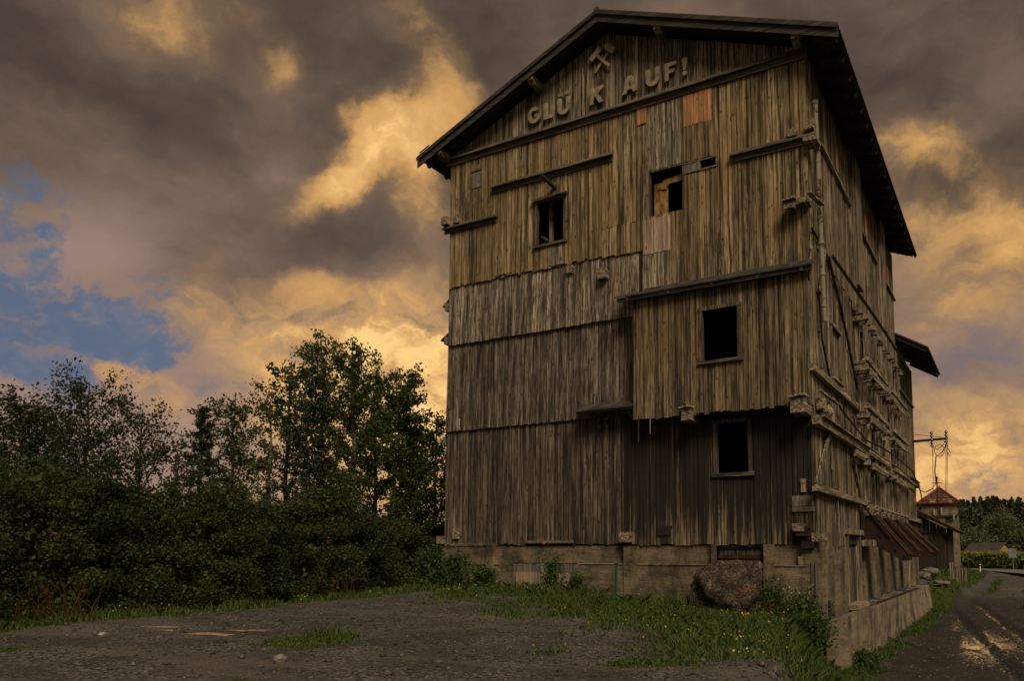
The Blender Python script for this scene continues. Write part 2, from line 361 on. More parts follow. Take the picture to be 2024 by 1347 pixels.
blu = t.math('MULTIPLY', blu, t.ramp(t.math('MAXIMUM', bri, t.math('MULTIPLY', gl, .6)), .2, .8, 1.0, .15))
blue = t.mix(.12, (.098, .145, .235), t.mix(1.0, sky.outputs[0], (STR * .35,) * 3, 'MULTIPLY'))
c = t.mix(blu, c, t.mix(t.ramp(fb3, .42, .72, 0, .45), blue, (.27, .225, .235)))
# unseen sky behind the viewer: its tone is made up to set the fill light
beh = t.ramp(fy, .1, -.8)
c = t.mix(t.math('MULTIPLY', beh, .8), c, t.mix(t.ramp(el, 0, .9), (.17, .135, .10), (.12, .10, .08)))
c = t.mix(1.0, c, (1 / STR,) * 3, 'MULTIPLY')
t.l.new(c, bg.inputs[0])
sc.view_settings.view_transform = 'Standard'; sc.view_settings.look = 'None'; sc.view_settings.gamma = 1; sc.view_settings.exposure = 0
sc.render.engine = 'CYCLES'; sc.cycles.max_bounces = 6; sc.cycles.use_denoising = True

# ------------------------------------------------------------------ terrain
def sst(a, b, x):
    q = np.clip((x - a) / (b - a), 0, 1); return q * q * (3 - 2 * q)
def ground_base(X, Y):
    s = (X - .76) * .76 + (Y + 12.1) * .65
    z = -1.78 - .5 * np.clip(s / 6.8, 0, 1) ** 1.4
    road = -3.74 + np.clip(Y - 15, 0, 90) * .0130
    s2 = (X - .2) * .974 + (Y + .5) * .225
    near = sst(-.95, .55, s2)
    # behind the tower the yard side (x < 0) stays high, the lane (x > 0) is low
    lane = sst(.1, .9, X - np.clip((26 - Y) * .0, 0, 0)) * sst(-2, 1, Y)
    k = np.where(Y > 1.0, np.where(X > -14, sst(.0, .75, X), 0), near)
    k = np.where((Y <= 1.0), near, k)
    z = z * (1 - k) + road * k
    # grassy bank beside the shed
    bank = sst(27, 33, Y) * sst(2.3, .6, X) * sst(76, 62, Y) * sst(-20, -8, X)
    tgt = -1.72 - .012 * np.clip(Y - 40, 0, 40)
    z = np.where(Y > 20, z * (1 - bank) + tgt * bank, z)
    far = sst(62, 84, Y)
    z = z * (1 - far) + -2.62 * far
    z = z + .16 * sst(-5, 0, Y) * sst(-7, -11, X) * sst(-30, -15, X) * sst(6, 1, Y)
    return z
def hn(x, y, s, o=0.): return mnoise.noise(Vector((x * s + o, y * s - o, o * .7)))
def ground_z(x, y):
    z = float(ground_base(np.array(float(x)), np.array(float(y))))
    if abs(x) < 40 and -30 < y < 90:
        z += .05 * hn(x, y, .35) + .03 * hn(x, y, 1.1, 5) + .012 * hn(x, y, 3.1, 9)
        if x > 1.2 and y > 0 and y < 60:       # wheel ruts of the lane
            xc = 3.2 + .4 * math.sin(y * .09)
            for o_ in (-.85, .85):
                z -= .05 * math.exp(-((x - xc - o_) / .28) ** 2)
                q = (x - (5.6 - .13 * (y - 4)) - o_) * .99; z += (-.13 * math.exp(-(q / .25) ** 2) + .10 * math.exp(-((q - .45) / .2) ** 2)) * min(1, max(0, (36 - y) / 6))
    return z
def bush_line(y):
    return float(np.interp(y, [-30, -15.7, -12.5, -6.4, 2.1, 10], [-12.9, -13.15, -13.15, -14.7, -16.5, -18]))
def veg_mask(x, y):
    n = .55 * hn(x, y, .45, 3) + .4 * hn(x, y, 1.3, 8)
    v = 0.
    v = max(v, min(1, max(0, (bush_line(y) + 1.0 - x + n * .8) / .7)))
    s = (x - .76) * .76 + (y + 12.1) * .65
    s0 = np.interp(x, [-14, -9.5, -5.1, -2, .8, 3.1], [-4.6, -1.9, -.9, .05, 0, 1.0]) if x < 3.1 else 1.0
    s2 = (x - .2) * .974 + (y + .5) * .225
    if x > -15 and y < 1 and s2 < 1.2:
        v = max(v, min(1, max(0, (s - s0 + n * 2.0) / 1.2)) * min(1, max(0, (.9 - s2 + n * .6) / .5)))
        v = max(v, .5 * min(1, max(0, (s - s0 + 2.6 + n * 3.2 - 1.0) / 1.6)) if s < s0 + 1 else 0)
    if y < -1 and s2 > .6:
        v = max(v, .8 * min(1, max(0, n * 1.6 - .1)), min(1, max(0, (1.9 - s2 + n) / .6)))
    if y >= -1 and x > .2:
        v = max(v, min(1, max(0, (1.75 + n * .9 - x) / .5)) * (1 if y < 30 else 0) * (.35 + .65 * min(1, max(0, .9 + n * 2))))
        if y > 24:
            xc = 3.3 + .012 * (y - 24)
            v = max(v, min(1, max(0, (xc - 1.5 + n * .5 - x) / .4)), min(1, max(0, (x - xc - 1.9 + n * .5) / .5)))
            if 42 < y < 66: v = max(v, .9 * min(1, max(0, (.45 - abs(x - xc + .2) + n * .4) / .3)))
    if y > 70: v = max(v, 1.0 if y > 88 or x < 1.2 else v)
    if x < -14 and y > -6: v = 1.
    for (px, py, r) in ((-5.9, -14.2, .8), (-8.9, -17.6, .35), (-1.1, -13.4, .4), (.6, -14.0, .5), (-.4, -12.4, .35), (-6.4, -13.6, .35)):
        v = max(v, .85 * min(1, max(0, (r - math.hypot((x - px) * .8, (y - py) * .8) + n * .6) / .4)))
    return v
def wet_mask(x, y):
    return max(math.exp(-((x - 4.0) / 2.4) ** 2 - ((y - 9.5) / 8.5) ** 2), .8 * math.exp(-((x - 2.6) / 1.2) ** 2 - ((y - 17) / 6) ** 2))
def wet_all(x, y):
    q = wet_mask(x, y)
    if x > .9 and -8 < y < 42: q = max(q, .42 * min(1, (x - .9) / .8) * min(1, max(0, (42 - y) / 8)) * min(1, max(0, (y + 8) / 6)))
    if -3 < y < 32 and x > 1:
        for o_ in (-.85, .85): q = max(q, (.80 + .12 * hn(x, y, .9, 4)) * math.exp(-((x - (5.6 - .13 * (y - 4)) - o_) / .34) ** 2))
    return q
def spaced(lo, hi, step, far_lo, far_hi):
    a = list(np.arange(lo, hi + 1e-6, step)); q = step
    while a[-1] < far_hi: q *= 1.35; a.append(a[-1] + q)
    q = step
    while a[0] > far_lo: q *= 1.35; a.insert(0, a[0] - q)
    return np.array(a)
gx = spaced(-19, 10, .22, -2500, 2500); gy = spaced(-20, 24, .26, -300, 3500)
gyx = []
for a, b in zip(gy[:-1], gy[1:]):
    gyx.append(a)
    if 24 <= a < 110:
        k = int((b - a) / .9)
        gyx += list(np.linspace(a, b, k + 1)[1:-1]) if k > 1 else []
gyx.append(gy[-1]); gy = np.array(gyx)
V = []; veg = []; wet = []
for y in gy:
    for x in gx:
        V.append((x, y, ground_z(x, y)))
        inn = -25 < x < 40 and -30 < y < 150
        veg.append(veg_mask(x, y) if inn else 1.0); wet.append(wet_all(x, y) if inn else 0.)
nx = len(gx); ny = len(gy)
ii, jj = np.meshgrid(np.arange(ny - 1), np.arange(nx - 1), indexing='ij')
q0 = (ii * nx + jj).ravel()
Q = np.stack([q0, q0 + 1, q0 + nx + 1, q0 + nx], 1)

def ground_mat():
    m, t, b = material('gravel_and_turf')
    co = t.new('ShaderNodeTexCoord').outputs['Object']
    vg = t.new('ShaderNodeAttribute', attribute_name='veg').outputs['Fac']; wt = t.new('ShaderNodeAttribute', attribute_name='wet').outputs['Fac']
    vo = t.voro(co, 26); vo2 = t.voro(co, 9)
    n1 = t.noise(co, .7, 5, .6).outputs[0]; n2 = t.noise(co, 6, 5, .65).outputs[0]; n3 = t.noise(co, 45, 3, .6).outputs[0]
    sp = t.new('ShaderNodeSeparateColor'); t.l.new(vo.outputs['Color'], sp.inputs[0])
    g = t.mix(t.math('POWER', sp.outputs[0], 2.0), (.027, .0255, .0255), (.26, .24, .225))
    g = t.mix(t.ramp(vo2.outputs['Distance'], .0, .35, .5, 0), g, (.085, .07, .055))
    g = t.mix(t.ramp(n1, .38, .62, .0, .7), g, (.05, .045, .041))
    trk = t.noise(t.mapping(co, (.16, .9, 1), (2, 1, 0), (0, 0, -.62)), 1.0, 4, .6).outputs[0]
    g = t.mix(t.ramp(trk, .5, .68, 0, .5), g, (.17, .148, .12))
    g = t.mix(t.ramp(n2, .5, .75, 0, .45), g, (.12, .098, .072))
    mud = t.math('MULTIPLY', t.ramp(wt, 0, .5, 0, 1), t.ramp(n2, .25, .6, .65, 1.0))
    g = t.mix(t.math('MULTIPLY', mud, .85), g, (.026, .022, .02))
    tf = t.mix(n2, (.026, .042, .010), (.065, .075, .022))
    c = t.mix(t.ramp(t.math('ADD', vg, t.math('MULTIPLY', t.math('SUBTRACT', n3, .5), .8)), .35, .7), g, tf)
    t.l.new(c, b.inputs['Base Color'])
    pn = t.noise(t.mapping(co, (1.3, .55, 1)), 7.5, 6, .72).outputs[0]
    pud = t.ramp(t.math('ADD', t.math('MULTIPLY', t.math('SUBTRACT', pn, .5), 2.6), t.math('MULTIPLY', t.ramp(wt, .38, 1.0, 0, 1, False), .8)), .52, .64)
    rg = t.ramp(pud, 0, 1, .9, .05, False)
    t.l.new(rg, b.inputs['Roughness'])
    t.l.new(t.ramp(pud, 0, 1, .15, 1.0, False), b.inputs['Specular IOR Level'])
    h = t.math('ADD', t.math('ADD', t.math('MULTIPLY', vo.outputs['Distance'], -.9), n3), t.math('MULTIPLY', n2, 1.2))
    bp = t.new('ShaderNodeBump'); bp.inputs['Distance'].default_value = .03
    t.inp(bp, 'Height', h); t.l.new(t.ramp(pud, 0, 1, .9, .03, False), bp.inputs['Strength']); t.l.new(bp.outputs[0], b.inputs['Normal'])
    return m
g_ob = np_mesh('ground', np.array(V), Q, ground_mat()); tag(g_ob, kind='structure')
for nm, arr in (('veg', veg), ('wet', wet)):
    a = g_ob.data.attributes.new(nm, 'FLOAT', 'POINT'); a.data.foreach_set('value', np.array(arr, dtype=np.float32))
g_ob.data.polygons.foreach_set('use_smooth', np.ones(len(Q), dtype=bool))

# ------------------------------------------------------------------ the timber tower
tower = empty('timber_tower', (-7.1, 0, -2), 'tall weathered timber loading tower with boarded gable front, raised letters and concrete base', 'old building')
XL = -14.3; RA = (-7.1, 19.24); SL = .411
def roof_under(x): return RA[1] - .42 - SL * abs(x - RA[0])

def boards(mb, plane, a0, a1, z0, z1, f0, f1=None, holes=(), wmin=.10, wmax=.23, gap=.02, th=.03, rag=.02, jit=.016, sgn=-1):
    """vertical boards between a0 and a1 on a front (x along) or side (y along) plane; f0 = face offset at the bottom, f1 at the top"""
    f1 = f0 if f1 is None else f1
    z0f = z0 if callable(z0) else (lambda a: z0); z1f = z1 if callable(z1) else (lambda a: z1)
    cuts = sorted({a0, a1, *[h[0] for h in holes], *[h[1] for h in holes]})
    cuts = [c for c in cuts if a0 <= c <= a1]
    for c0, c1 in zip(cuts[:-1], cuts[1:]):
        a = c0
        while a < c1 - 1e-4:
            wd = rng.uniform(wmin, wmax)
            if c1 - a - wd < wmin * .6: wd = c1 - a
            b = a + wd; mid = (a + b) / 2
            za, zb = z0f(mid) + rng.uniform(-rag, rag), z1f(mid)
            segs = [(za, zb)]
            for h in holes:
                if h[0] < mid < h[1]:
                    ns = []
                    for s0, s1 in segs:
                        if h[3] <= s0 or h[2] >= s1: ns.append((s0, s1)); continue
                        if h[2] > s0: ns.append((s0, h[2]))
                        if h[3] < s1: ns.append((h[3], s1))
                    segs = ns
            for s0, s1 in segs:
                jo = rng.uniform(-jit, jit); tl = rng.uniform(-.011, .011)
                def fo(z):
                    k = (z - za) / max(.01, zb - za); return f0 + (f1 - f0) * k + jo
                A, B = a + gap / 2, b - gap / 2; lo, hi = fo(s0), fo(s1)
                k1 = SL * (-1 if mid > RA[0] else 1) * (B - A) / 2 if (callable(z1) and s1 == zb) else 0
                if plane == 'front':
                    p = [(A, lo, s0), (B, lo, s0), (B, lo + th, s0), (A, lo + th, s0), (A + tl, hi, s1 - k1), (B + tl, hi, s1 + k1), (B + tl, hi + th, s1 + k1), (A + tl, hi + th, s1 - k1)]
                elif plane == 'back':
                    p = [(A, lo - th, s0), (B, lo - th, s0), (B, lo, s0), (A, lo, s0), (A, hi - th, s1), (B, hi - th, s1), (B, hi, s1), (A, hi, s1)]
                elif plane == 'right':
                    p = [(lo - th, A, s0), (lo, A, s0), (lo, B, s0), (lo - th, B, s0), (hi - th, A, s1), (hi, A, s1), (hi, B, s1), (hi - th, B, s1)]
                else:
                    p = [(lo, A, s0), (lo + th, A, s0), (lo + th, B, s0), (lo, B, s0), (hi, A, s1), (hi + th, A, s1), (hi + th, B, s1), (hi, B, s1)]
                mb.hexa(p)
            a = b
def wall(name, mat, *args, label=None, **kw):
    m = MB(); boards(m, *args, **kw); o = m.build(name, mat, tower)
    if label: o['label'] = label
    return o
W1 = (-10.06, -8.89, 11.32, 12.99); W2 = (-5.38, -4.18, 11.46, 13.05); SLOT = (-3.5, -2.98, 12.73, 13.02)
WB = (-3.31, -2.13, 5.92, 7.6); WLo = (-3.11, -2.06, 2.33, 3.97)
wall('gable_boards', M['gable'], 'front', XL + .02, .02, 15.6, roof_under, -.03)
wall('board_wall', M['top'], 'front', XL + .02, -7.3, 10.40, 15.62, -.02, holes=[W1], rag=.05, label='upper board wall with mossy ragged lower edge')
wall('board_wall', M['top'], 'front', -7.3, -5.69, 11.42, 15.62, -.025, rag=.02)
wall('board_wall', M['top'], 'front', -7.3, -5.69, 10.33, 11.45, -.01, rag=.03)
wall('board_wall', M['top'], 'front', -5.69, .02, 8.35, 15.62, -.02, holes=[W2, SLOT])
wall('board_wall', M['mid'], 'front', XL + .04, -5.86, 8.0, 10.5, -.05, .05, rag=.015, jit=.015, wmin=.15, wmax=.26, label='pale grey boards leaning out at the bottom')
wall('board_wall', M['low'], 'front', XL - .03, -5.8, 4.53, 8.1, -.04, .06, rag=.012)
wall('board_wall', M['base'], 'front', XL - .05, -6.5, .06, 4.65, .05, .05, rag=.05)
wall('stained_boards', M['stain'], 'front', -6.5, .02, .02, 4.5, .05, .05, holes=[WLo], rag=.03, label='black streaked boards around the lowest window')
wall('bump_boards', M['bump'], 'front', -5.82, .02, 4.22, 8.5, -.62, -.60, holes=[WB], rag=.05)
wall('bump_boards', M['bump'], 'left', -.56, .03, 4.3, 8.5, -5.82)
wall('bump_boards', M['side'], 'right', -.56, .03, 4.3, 8.6, .02)
# side facing the lane
SW = (3.0, 4.46, 5.8, 7.6); SS = (2.56, 2.95, 1.83, 2.54)
ru = roof_under(0)
for (z0, z1, f, hs) in ((9.7, ru, .0, []), (5.4, 9.8, -.02, [SW]), (3.8, 5.45, .0, []), (1.7, 3.85, -.02, [SS]), (-.03, 1.75, .0, [(4.9, 7.4, -.1, .42)])):
    wall('side_boards', M['side'], 'right', .02, 7.5, z0, z1, f, holes=hs, wmin=.09, wmax=.2, jit=.025, rag=.03)
wall('side_boards', M['side'], 'right', 7.5, 20.2, 9.3, ru, 0., wmin=.1, wmax=.2, jit=.02)
wall('bay_boards', M['side'], 'right', 7.5, 20.2, .0, 9.4, -.22, wmin=.14, wmax=.26, jit=.05, gap=.03)
wall('side_boards', M['side'], 'right', 20.2, 27.5, .0, 10.95, .0, wmin=.12, wmax=.22, jit=.02)
wall('side_boards', M['base'], 'left', .02, 27.5, .0, lambda a: roof_under(XL) if a < 20.3 else 10.9, XL, wmin=.18, wmax=.3)
wall('back_boards', M['base'], 'back', XL, 0, 0, 10.9, 27.5, wmin=.2, wmax=.32)
wall('back_boards', M['base'], 'back', XL, 0, 10.9, roof_under, 20.2, wmin=.2, wmax=.32)
# dark sheathing right behind the boards, with the same openings, and floors; their dark colour stands in for shade inside
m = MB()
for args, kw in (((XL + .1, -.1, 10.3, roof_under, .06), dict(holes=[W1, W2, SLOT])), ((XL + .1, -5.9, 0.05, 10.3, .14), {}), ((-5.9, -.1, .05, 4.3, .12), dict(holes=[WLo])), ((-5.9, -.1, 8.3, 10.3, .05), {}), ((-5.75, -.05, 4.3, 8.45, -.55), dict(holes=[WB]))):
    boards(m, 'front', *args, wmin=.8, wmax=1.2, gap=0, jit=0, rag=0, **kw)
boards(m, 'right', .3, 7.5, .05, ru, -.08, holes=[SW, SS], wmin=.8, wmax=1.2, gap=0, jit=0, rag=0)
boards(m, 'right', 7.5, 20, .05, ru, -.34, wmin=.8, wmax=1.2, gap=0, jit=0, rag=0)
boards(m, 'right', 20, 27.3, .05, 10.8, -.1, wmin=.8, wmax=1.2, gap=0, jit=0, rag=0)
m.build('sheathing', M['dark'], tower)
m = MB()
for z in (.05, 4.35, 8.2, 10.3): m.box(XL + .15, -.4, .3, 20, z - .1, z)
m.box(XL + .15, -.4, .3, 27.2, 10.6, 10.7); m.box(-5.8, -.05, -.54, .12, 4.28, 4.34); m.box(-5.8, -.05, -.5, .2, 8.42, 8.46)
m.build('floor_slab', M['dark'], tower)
# things seen inside the openings
m = MB(); m.beam((-9.75, .5, 10.3), (-9.75, .5, 14), .13, .13); m.beam((-10.3, .7, 12), (-9.2, .75, 11.2), .1, .1); m.beam((-9.15, 1.2, 10.3), (-9.15, 1.2, 14), .07, .07); m.build('inner_post', M['beam_z'], tower)
m = MB(); m.box(-5.34, -4.82, .22, .26, 11.3, 12.72); m.build('plywood_panel', M['ply'], tower)
m = MB(); m.prism([(-5.2, 12.5), (-4.95, 12.78), (-4.1, 12.86), (-4.1, 12.62), (-4.75, 12.6), (-4.85, 12.42)], .18, .21, 'y'); m.build('plywood_panel', M['ply'], tower)

# drip boards: sloped cap over a face board
def drip(x0, x1, z, h=.23, out=.13, y=-.03):
    m = MB()
    m.prism([(y, z), (y - .06, z), (y - .06, z + h * .8), (y, z + h)], x0, x1, 'x')
    m.prism([(y - .005, z + h + .05), (y - .062, z + h * .62), (y - out, z + h * .55), (y - out, z + h * .7), (y - .005, z + h + .085)], x0 - .05, x1 + .05, 'x')
    return m.build('drip_board', M['beam_x'], tower)
drip(XL - .15, .12, 15.52, .34, .2, -.035)
drip(-12.1, -6.84, 13.86, .28, .2); drip(XL - .2, -11.93, 12.66, .27, .2); drip(-2.4, .28, 12.66, .3, .2)
# eave board wraps on the lane side as well
def drip_side(y0, y1, z, h=.2, out=.12):
    m = MB(); m.prism([(.0, z), (.06, z), (out, z + .02), (out, z + h * .5), (.0, z + h)], y0, y1, 'y'); return m.build('drip_board', M['beam_y'], tower)
drip_side(1.9, 7.9, 13.55); drip_side(9.5, 14.1, 13.4); drip_side(16.3, 20.2, 13.35); drip_side(20.8, 27.3, 8.6); drip_side(20.4, 24, 11.6 - 2.0, .1)

# patches of newer boards
for (x0, x1, z0, z1, mt, lab) in ((-5.87, -5.5, 14.93, 15.53, 'fresh', 'small orange patch of new boards'), (-4.12, -3.1, 14.37, 15.54, 'fresh', 'large orange patch of new boards'), (-5.68, -4.63, 10.12, 11.37, 'pale', 'pale pinkish patch of boards below the open window')):
    m = MB(); boards(m, 'front', x0, x1, z0, z1, -.05, wmin=.12, wmax=.19, rag=.012, jit=.003); o = m.build('board_patch', M[mt], tower); o['label'] = lab
for (x0, x1, z0, z1, mt) in ((-5.47, -4.17, 13.1, 15.5, 'mid'), (-9.62, -8.92, 10.42, 11.2, 'mid'), (-5.7, -4.62, 8.78, 10.1, 'mid'), (-4.12, -3.1, 13.1, 14.36, 'bump'), (-12.0, -11.2, 10.5, 12.6, 'top')):
    m = MB(); boards(m, 'front', x0, x1, z0, z1, -.045, wmin=.14, wmax=.22, rag=.012, jit=.004); m.build('board_patch', M[mt], tower)
m = MB(); m.box(-13.17, -12.72, -.05, -.02, 14.3, 14.92); m.box(-13.19, -12.70, -.06, -.045, 15.0, 15.25); o = m.build('shutter', M['grey'], tower); o['label'] = 'small closed grey hatch under the eave'
m = MB(); m.box(-4.06, -3.52, -.045, -.02, 12.73, 13.02); m.box(-4.08, -2.94, -.06, -.03, 13.02, 13.06); m.box(-4.08, -2.94, -.06, -.03, 12.69, 12.73); m.build('slot_shutter', M['grey'], tower)

# windows
def window(x0, x1, z0, z1, y, fw=.11, cap=False, sill=True):
    m = MB(); e = .05
    m.box(x0 - fw, x0 + .01, y - e, y + .1, z0 - .02, z1 + .02); m.box(x1 - .01, x1 + fw, y - e, y + .1, z0 - .02, z1 + .02)
    m.box(x0 - fw - .02, x1 + fw + .02, y - e - .012, y + .1, z1 - .01, z1 + fw)
    if cap: m.prism([(y - .03, z1 + fw + .06), (y - .2, z1 + fw - .02), (y - .2, z1 + fw + .015), (y - .03, z1 + fw + .1)], x0 - fw - .12, x1 + fw + .12, 'x')
    fr = m.build('window_frame', M['frame'], tower)
    if sill:
        q = MB(); q.box(x0 - fw - .06, x1 + fw + .06, y - e - .05, y + .08, z0 - fw, z0, .006); q.build('sill', M['beam_x'], fr)
    return fr
window(*W1, -.02, .09, True); window(*WB, -.62, .1); window(*WLo, .05, .12)
m = MB(); m.box(W2[0] - .05, W2[0] + .0, -.04, .12, W2[2], W2[3]); m.box(W2[1], W2[1] + .05, -.04, .12, W2[2], W2[3]); m.box(W2[0] - .06, W2[1] + .06, -.05, .12, W2[3] - .005, W2[3] + .07)
m.build('window_frame', M['frame'], tower)
m = MB(); m.tube([(-9.28, -.02, 13.42), (-9.52, -.62, 13.72)], .075, 8); m.build('stub_pole', M['dark'], tower)

# canopies
m = MB()
m.prism([(-.03, 8.78), (-.03, 8.84), (-.92, 8.48), (-.92, 8.42)], -6.35, .32, 'x')
m.prism([(-.02, 8.80), (-.02, 8.93), (-.10, 8.88), (-.12, 8.80)], -5.6, .1, 'x')
can = m.build('canopy', M['sheet'], tower)
m = MB(); m.beam((-6.3, -.8, 8.36), (.2, -.8, 8.36), .08, .12)
for x in (-5.9, -4.4, -2.9, -1.4, -.05): m.beam((x, -.05, 8.66), (x, -.9, 8.33), .08, .1)
m.build('rafter', M['beam_x'], can)
m = MB(); m.prism([(.02, 5.02), (.02, 5.07), (-.62, 4.74), (-.62, 4.69)], -8.1, -5.86, 'x'); c2 = m.build('canopy', M['sheet'], tower); c2['label'] = 'small lean-to canopy at the middle of the front'
m = MB(); m.beam((-8.05, -.5, 4.68), (-5.9, -.5, 4.68), .08, .1); m.beam((-7.2, 0, 4.6), (-7.2, -.5, 4.66), .1, .14); m.beam((-6.1, .05, 4.35), (-6.1, -.5, 4.7), .1, .1); m.build('bracket', M['beam_x'], c2)
for x in (-7.35, -7.05):
    m = MB(); m.tube([(x, .02, 4.42), (x, -.16, 4.3), (x, -.16, 4.1)], .05, 8); m.build('iron_hook', M['iron'], tower)
m = MB(); m.tube([(-5.62, -.6, 4.35), (-5.62, -.62, 3.45)], .025, 6); m.build('hanging_rod', M['iron'], tower)
m = MB(); m.tube([(-5.2, -.6, 4.25), (-5.2, -.6, 3.7)], .015, 5); m.build('hanging_rod', M['pale'], tower)

# protruding beam ends on the front
def beam_end(x0, x1, y0, y1, z0, z1, plank=False):
    m = MB(); m.box(x0, x1, y0, y1, z0, z1, .012); o = m.build('beam_end', M['beam_y'], tower)
    if plank:
        q = MB()
        for k in range(3): q.box(x0 - .06 + k * (x1 - x0 + .12) / 3, x0 - .06 + (k + .94) * (x1 - x0 + .12) / 3, y0 - .1, y0 + .28, z1 + .01 + k * .012, z1 + .05 + k * .02, .012)
        q.build('weather_cap', M['beam_y'], o)
beam_end(-4.0, -3.68, -.85, .0, 4.02, 4.4, True); beam_end(-.45, -.02, -.95, .0, 3.95, 4.4, True)
beam_end(-7.37, -7.06, -.25, .05, 9.5, 9.86); beam_end(-6.55, -6.17, -.22, .1, .12, .46); beam_end(-.62, -.3, -.5, .05, 10.5, 10.72, True); beam_end(-.3, .12, -.4, .1, 10.62, 10.8)
beam_end(-.52, -.24, -.2, 0, 12.98, 13.25); beam_end(.05, .3, -.25, .2, 13.05, 13.35); beam_end(-.66, -.3, -.28, .05, .42, .66); beam_end(-.1, .3, -.2, .2, .1, .36)
beam_end(-14.5, -14.2, -.3, .2, 12.98, 13.3); beam_end(-13.95, -13.7, -.2, .05, 12.98, 13.3); beam_end(-14.62, -14.25, -.12, .25, .1, .4); beam_end(-13.9, -13.6, -.06, .1, .3, .7); beam_end(-8.75, -8.5, -.1, .1, 10.0, 10.3)
m = MB(); m.box(-.02, .4, -.35, .3, 12.62, 12.74, .02); m.build('weather_plank', M['beam_y'], tower)
m = MB(); m.beam((.1, -.3, 10.95), (.38, .4, 10.75), .16, .04); m.build('weather_plank', M['beam_y'], tower)
m = MB(); m.box(-5.25, -4.72, -.0, .05, .58, .66); m.box(-5.22, -4.75, -.01, .04, .34, .58, .01); m.box(-5.12, -4.85, .02, .045, .06, .34); m.build('chute_mouth', M['iron'], tower)
m = MB(); m.box(-.62, -.25, -.12, .05, .1, .42, .02); m.box(-.5, -.2, -.26, -.1, .36, .56, .02); m.tube([(-.18, -.16, .5), (-.16, -.16, 1.0)], .04, 6); m.tube([(-.55, -.25, .3), (-.1, -.25, .28)], .05, 8); m.box(-.4, -.05, -.2, .0, -.1, .1, .02)
m.build('iron_fitting', M['rust2'], tower)
m = MB()
for k, z in enumerate((1.03, 1.2, 1.36)): m.box(-.72, -.03 - .02 * k, -.0, .045, z, z + .155, .006)
o = m.build('notice_board', M['grey'], tower); o['label'] = 'blank grey plank board near the corner'
m = MB(); m.box(-.42, -.28, -.03, .045, 1.62, 2.03); m.box(-.42, -.28, -.05, -.03, 1.9, 2.03); m.build('lamp_box', M['pale'], tower)
m = MB(); m.box(-10.42, -8.5, -.02, .045, .10, .2, .004); m.build('plank', M['grey'], tower)
m = MB(); m.prism([(-9.78, .06), (-9.66, .06), (-9.72, .16)], -.035, -.025, 'y'); m.build('red_marker', plain('red_paint', (.5, .03, .02), (.6, .04, .03)), tower)
m = MB(); m.box(-13.63, -13.585, -.08, -.065, 4.56, 5.0); m.build('batten', M['pale'], tower)

# ---- lettering and emblem on the gable
def outline_mesh(name, loops, x, z, sx, sz, y0=-.125, dep=.08, parent=tower, mat='letter'):
    cu = bpy.data.curves.new(name, 'CURVE'); cu.dimensions = '2D'; cu.fill_mode = 'BOTH'; cu.extrude = dep / 2
    for lp in loops:
        s = cu.splines.new('POLY'); s.points.add(len(lp) - 1); s.use_cyclic_u = True
        for p, (a, b) in zip(s.points, lp): p.co = (a * sx, b * sz, 0, 1)
    tmp = bpy.data.objects.new(name, cu); col.objects.link(tmp)
    me = bpy.data.meshes.new_from_object(tmp.evaluated_get(bpy.context.evaluated_depsgraph_get()))
    bpy.data.objects.remove(tmp); bpy.data.curves.remove(cu)
    R = Matrix(((1, 0, 0), (0, 0, 1), (0, 1, 0))).to_4x4()
    me.transform(R); me.name = name
    me.materials.clear(); me.materials.append(M[mat])
    o = bpy.data.objects.new(name, me); col.objects.link(o); o.parent = parent
    o.location = Vector((x, y0, z)) - wpos(parent)
    return o
def arc(cx, cy, r, a0, a1, n=14): return [(cx + r * math.cos(rad(a0 + (a1 - a0) * i / n)), cy + r * math.sin(rad(a0 + (a1 - a0) * i / n))) for i in range(n + 1)]
def rect(a, b, c, d): return [(a, c), (b, c), (b, d), (a, d)]
Lw = .24
G = [arc(.48, .5, .5, 42, 318, 20) + [(.98, .17), (.98, .56), (.52, .56), (.52, .36), (.74, .36), (.74, .30)] + arc(.48, .5, .27, 312, 48, 20)]
Lt = [[(.0, .0), (.66, .0), (.66, .22), (Lw, .22), (Lw, 1), (0, 1)]]
def Ul(): return [[(0, 1), (0, .38)] + arc(.4, .38, .4, 180, 360, 16) + [(.8, 1), (.56, 1), (.56, .38)] + arc(.4, .38, .16, 360, 180, 12) + [(.24, 1)]]
dots = [rect(.08, .30, 1.12, 1.32), rect(.50, .72, 1.12, 1.32)]
Kl = [[(0, 0), (Lw, 0), (Lw, .36), (.32, .46), (.58, 0), (.88, 0), (.48, .63), (.82, 1), (.52, 1), (Lw, .66), (Lw, 1), (0, 1)]]
Al = [[(-.02, 0), (.25, 0), (.31, .2), (.60, .2), (.66, 0), (.93, 0), (.60, 1), (.31, 1)], [(.37, .38), (.54, .38), (.455, .68)]]
Fl = [[(0, 0), (Lw, 0), (Lw, .4), (.58, .4), (.58, .6), (Lw, .6), (Lw, .79), (.68, .79), (.68, 1), (0, 1)]]
Ex = [[(.08, .32), (.22, .32), (.31, 1), (0, 1)], arc(.155, .13, .135, 0, 345, 14)]
for lp, x, sx, lab in ((G, -10.42, .56, 'G'), (Lt, -9.72, .6, 'L'), (Ul(), -9.12, .68, 'U with two dots'), (Kl, -7.72, .66, 'K'), (Al, -6.38, .64, 'A'), (Ul(), -5.47, .64, 'U'), (Fl, -4.74, .64, 'F'), (Ex, -4.1, .66, 'exclamation mark')):
    o = outline_mesh('letter', lp, x, 16.16, sx, .64); o['label'] = 'raised wooden letter ' + lab
    if lab.startswith('U with'):
        for k in (.08, .50):
            q = MB(); q.box(x + k * sx, x + (k + .24) * sx, -.165, -.085, 16.16 + 1.12 * .64, 16.16 + 1.33 * .64); q.build('letter_dot', M['letter'], o)
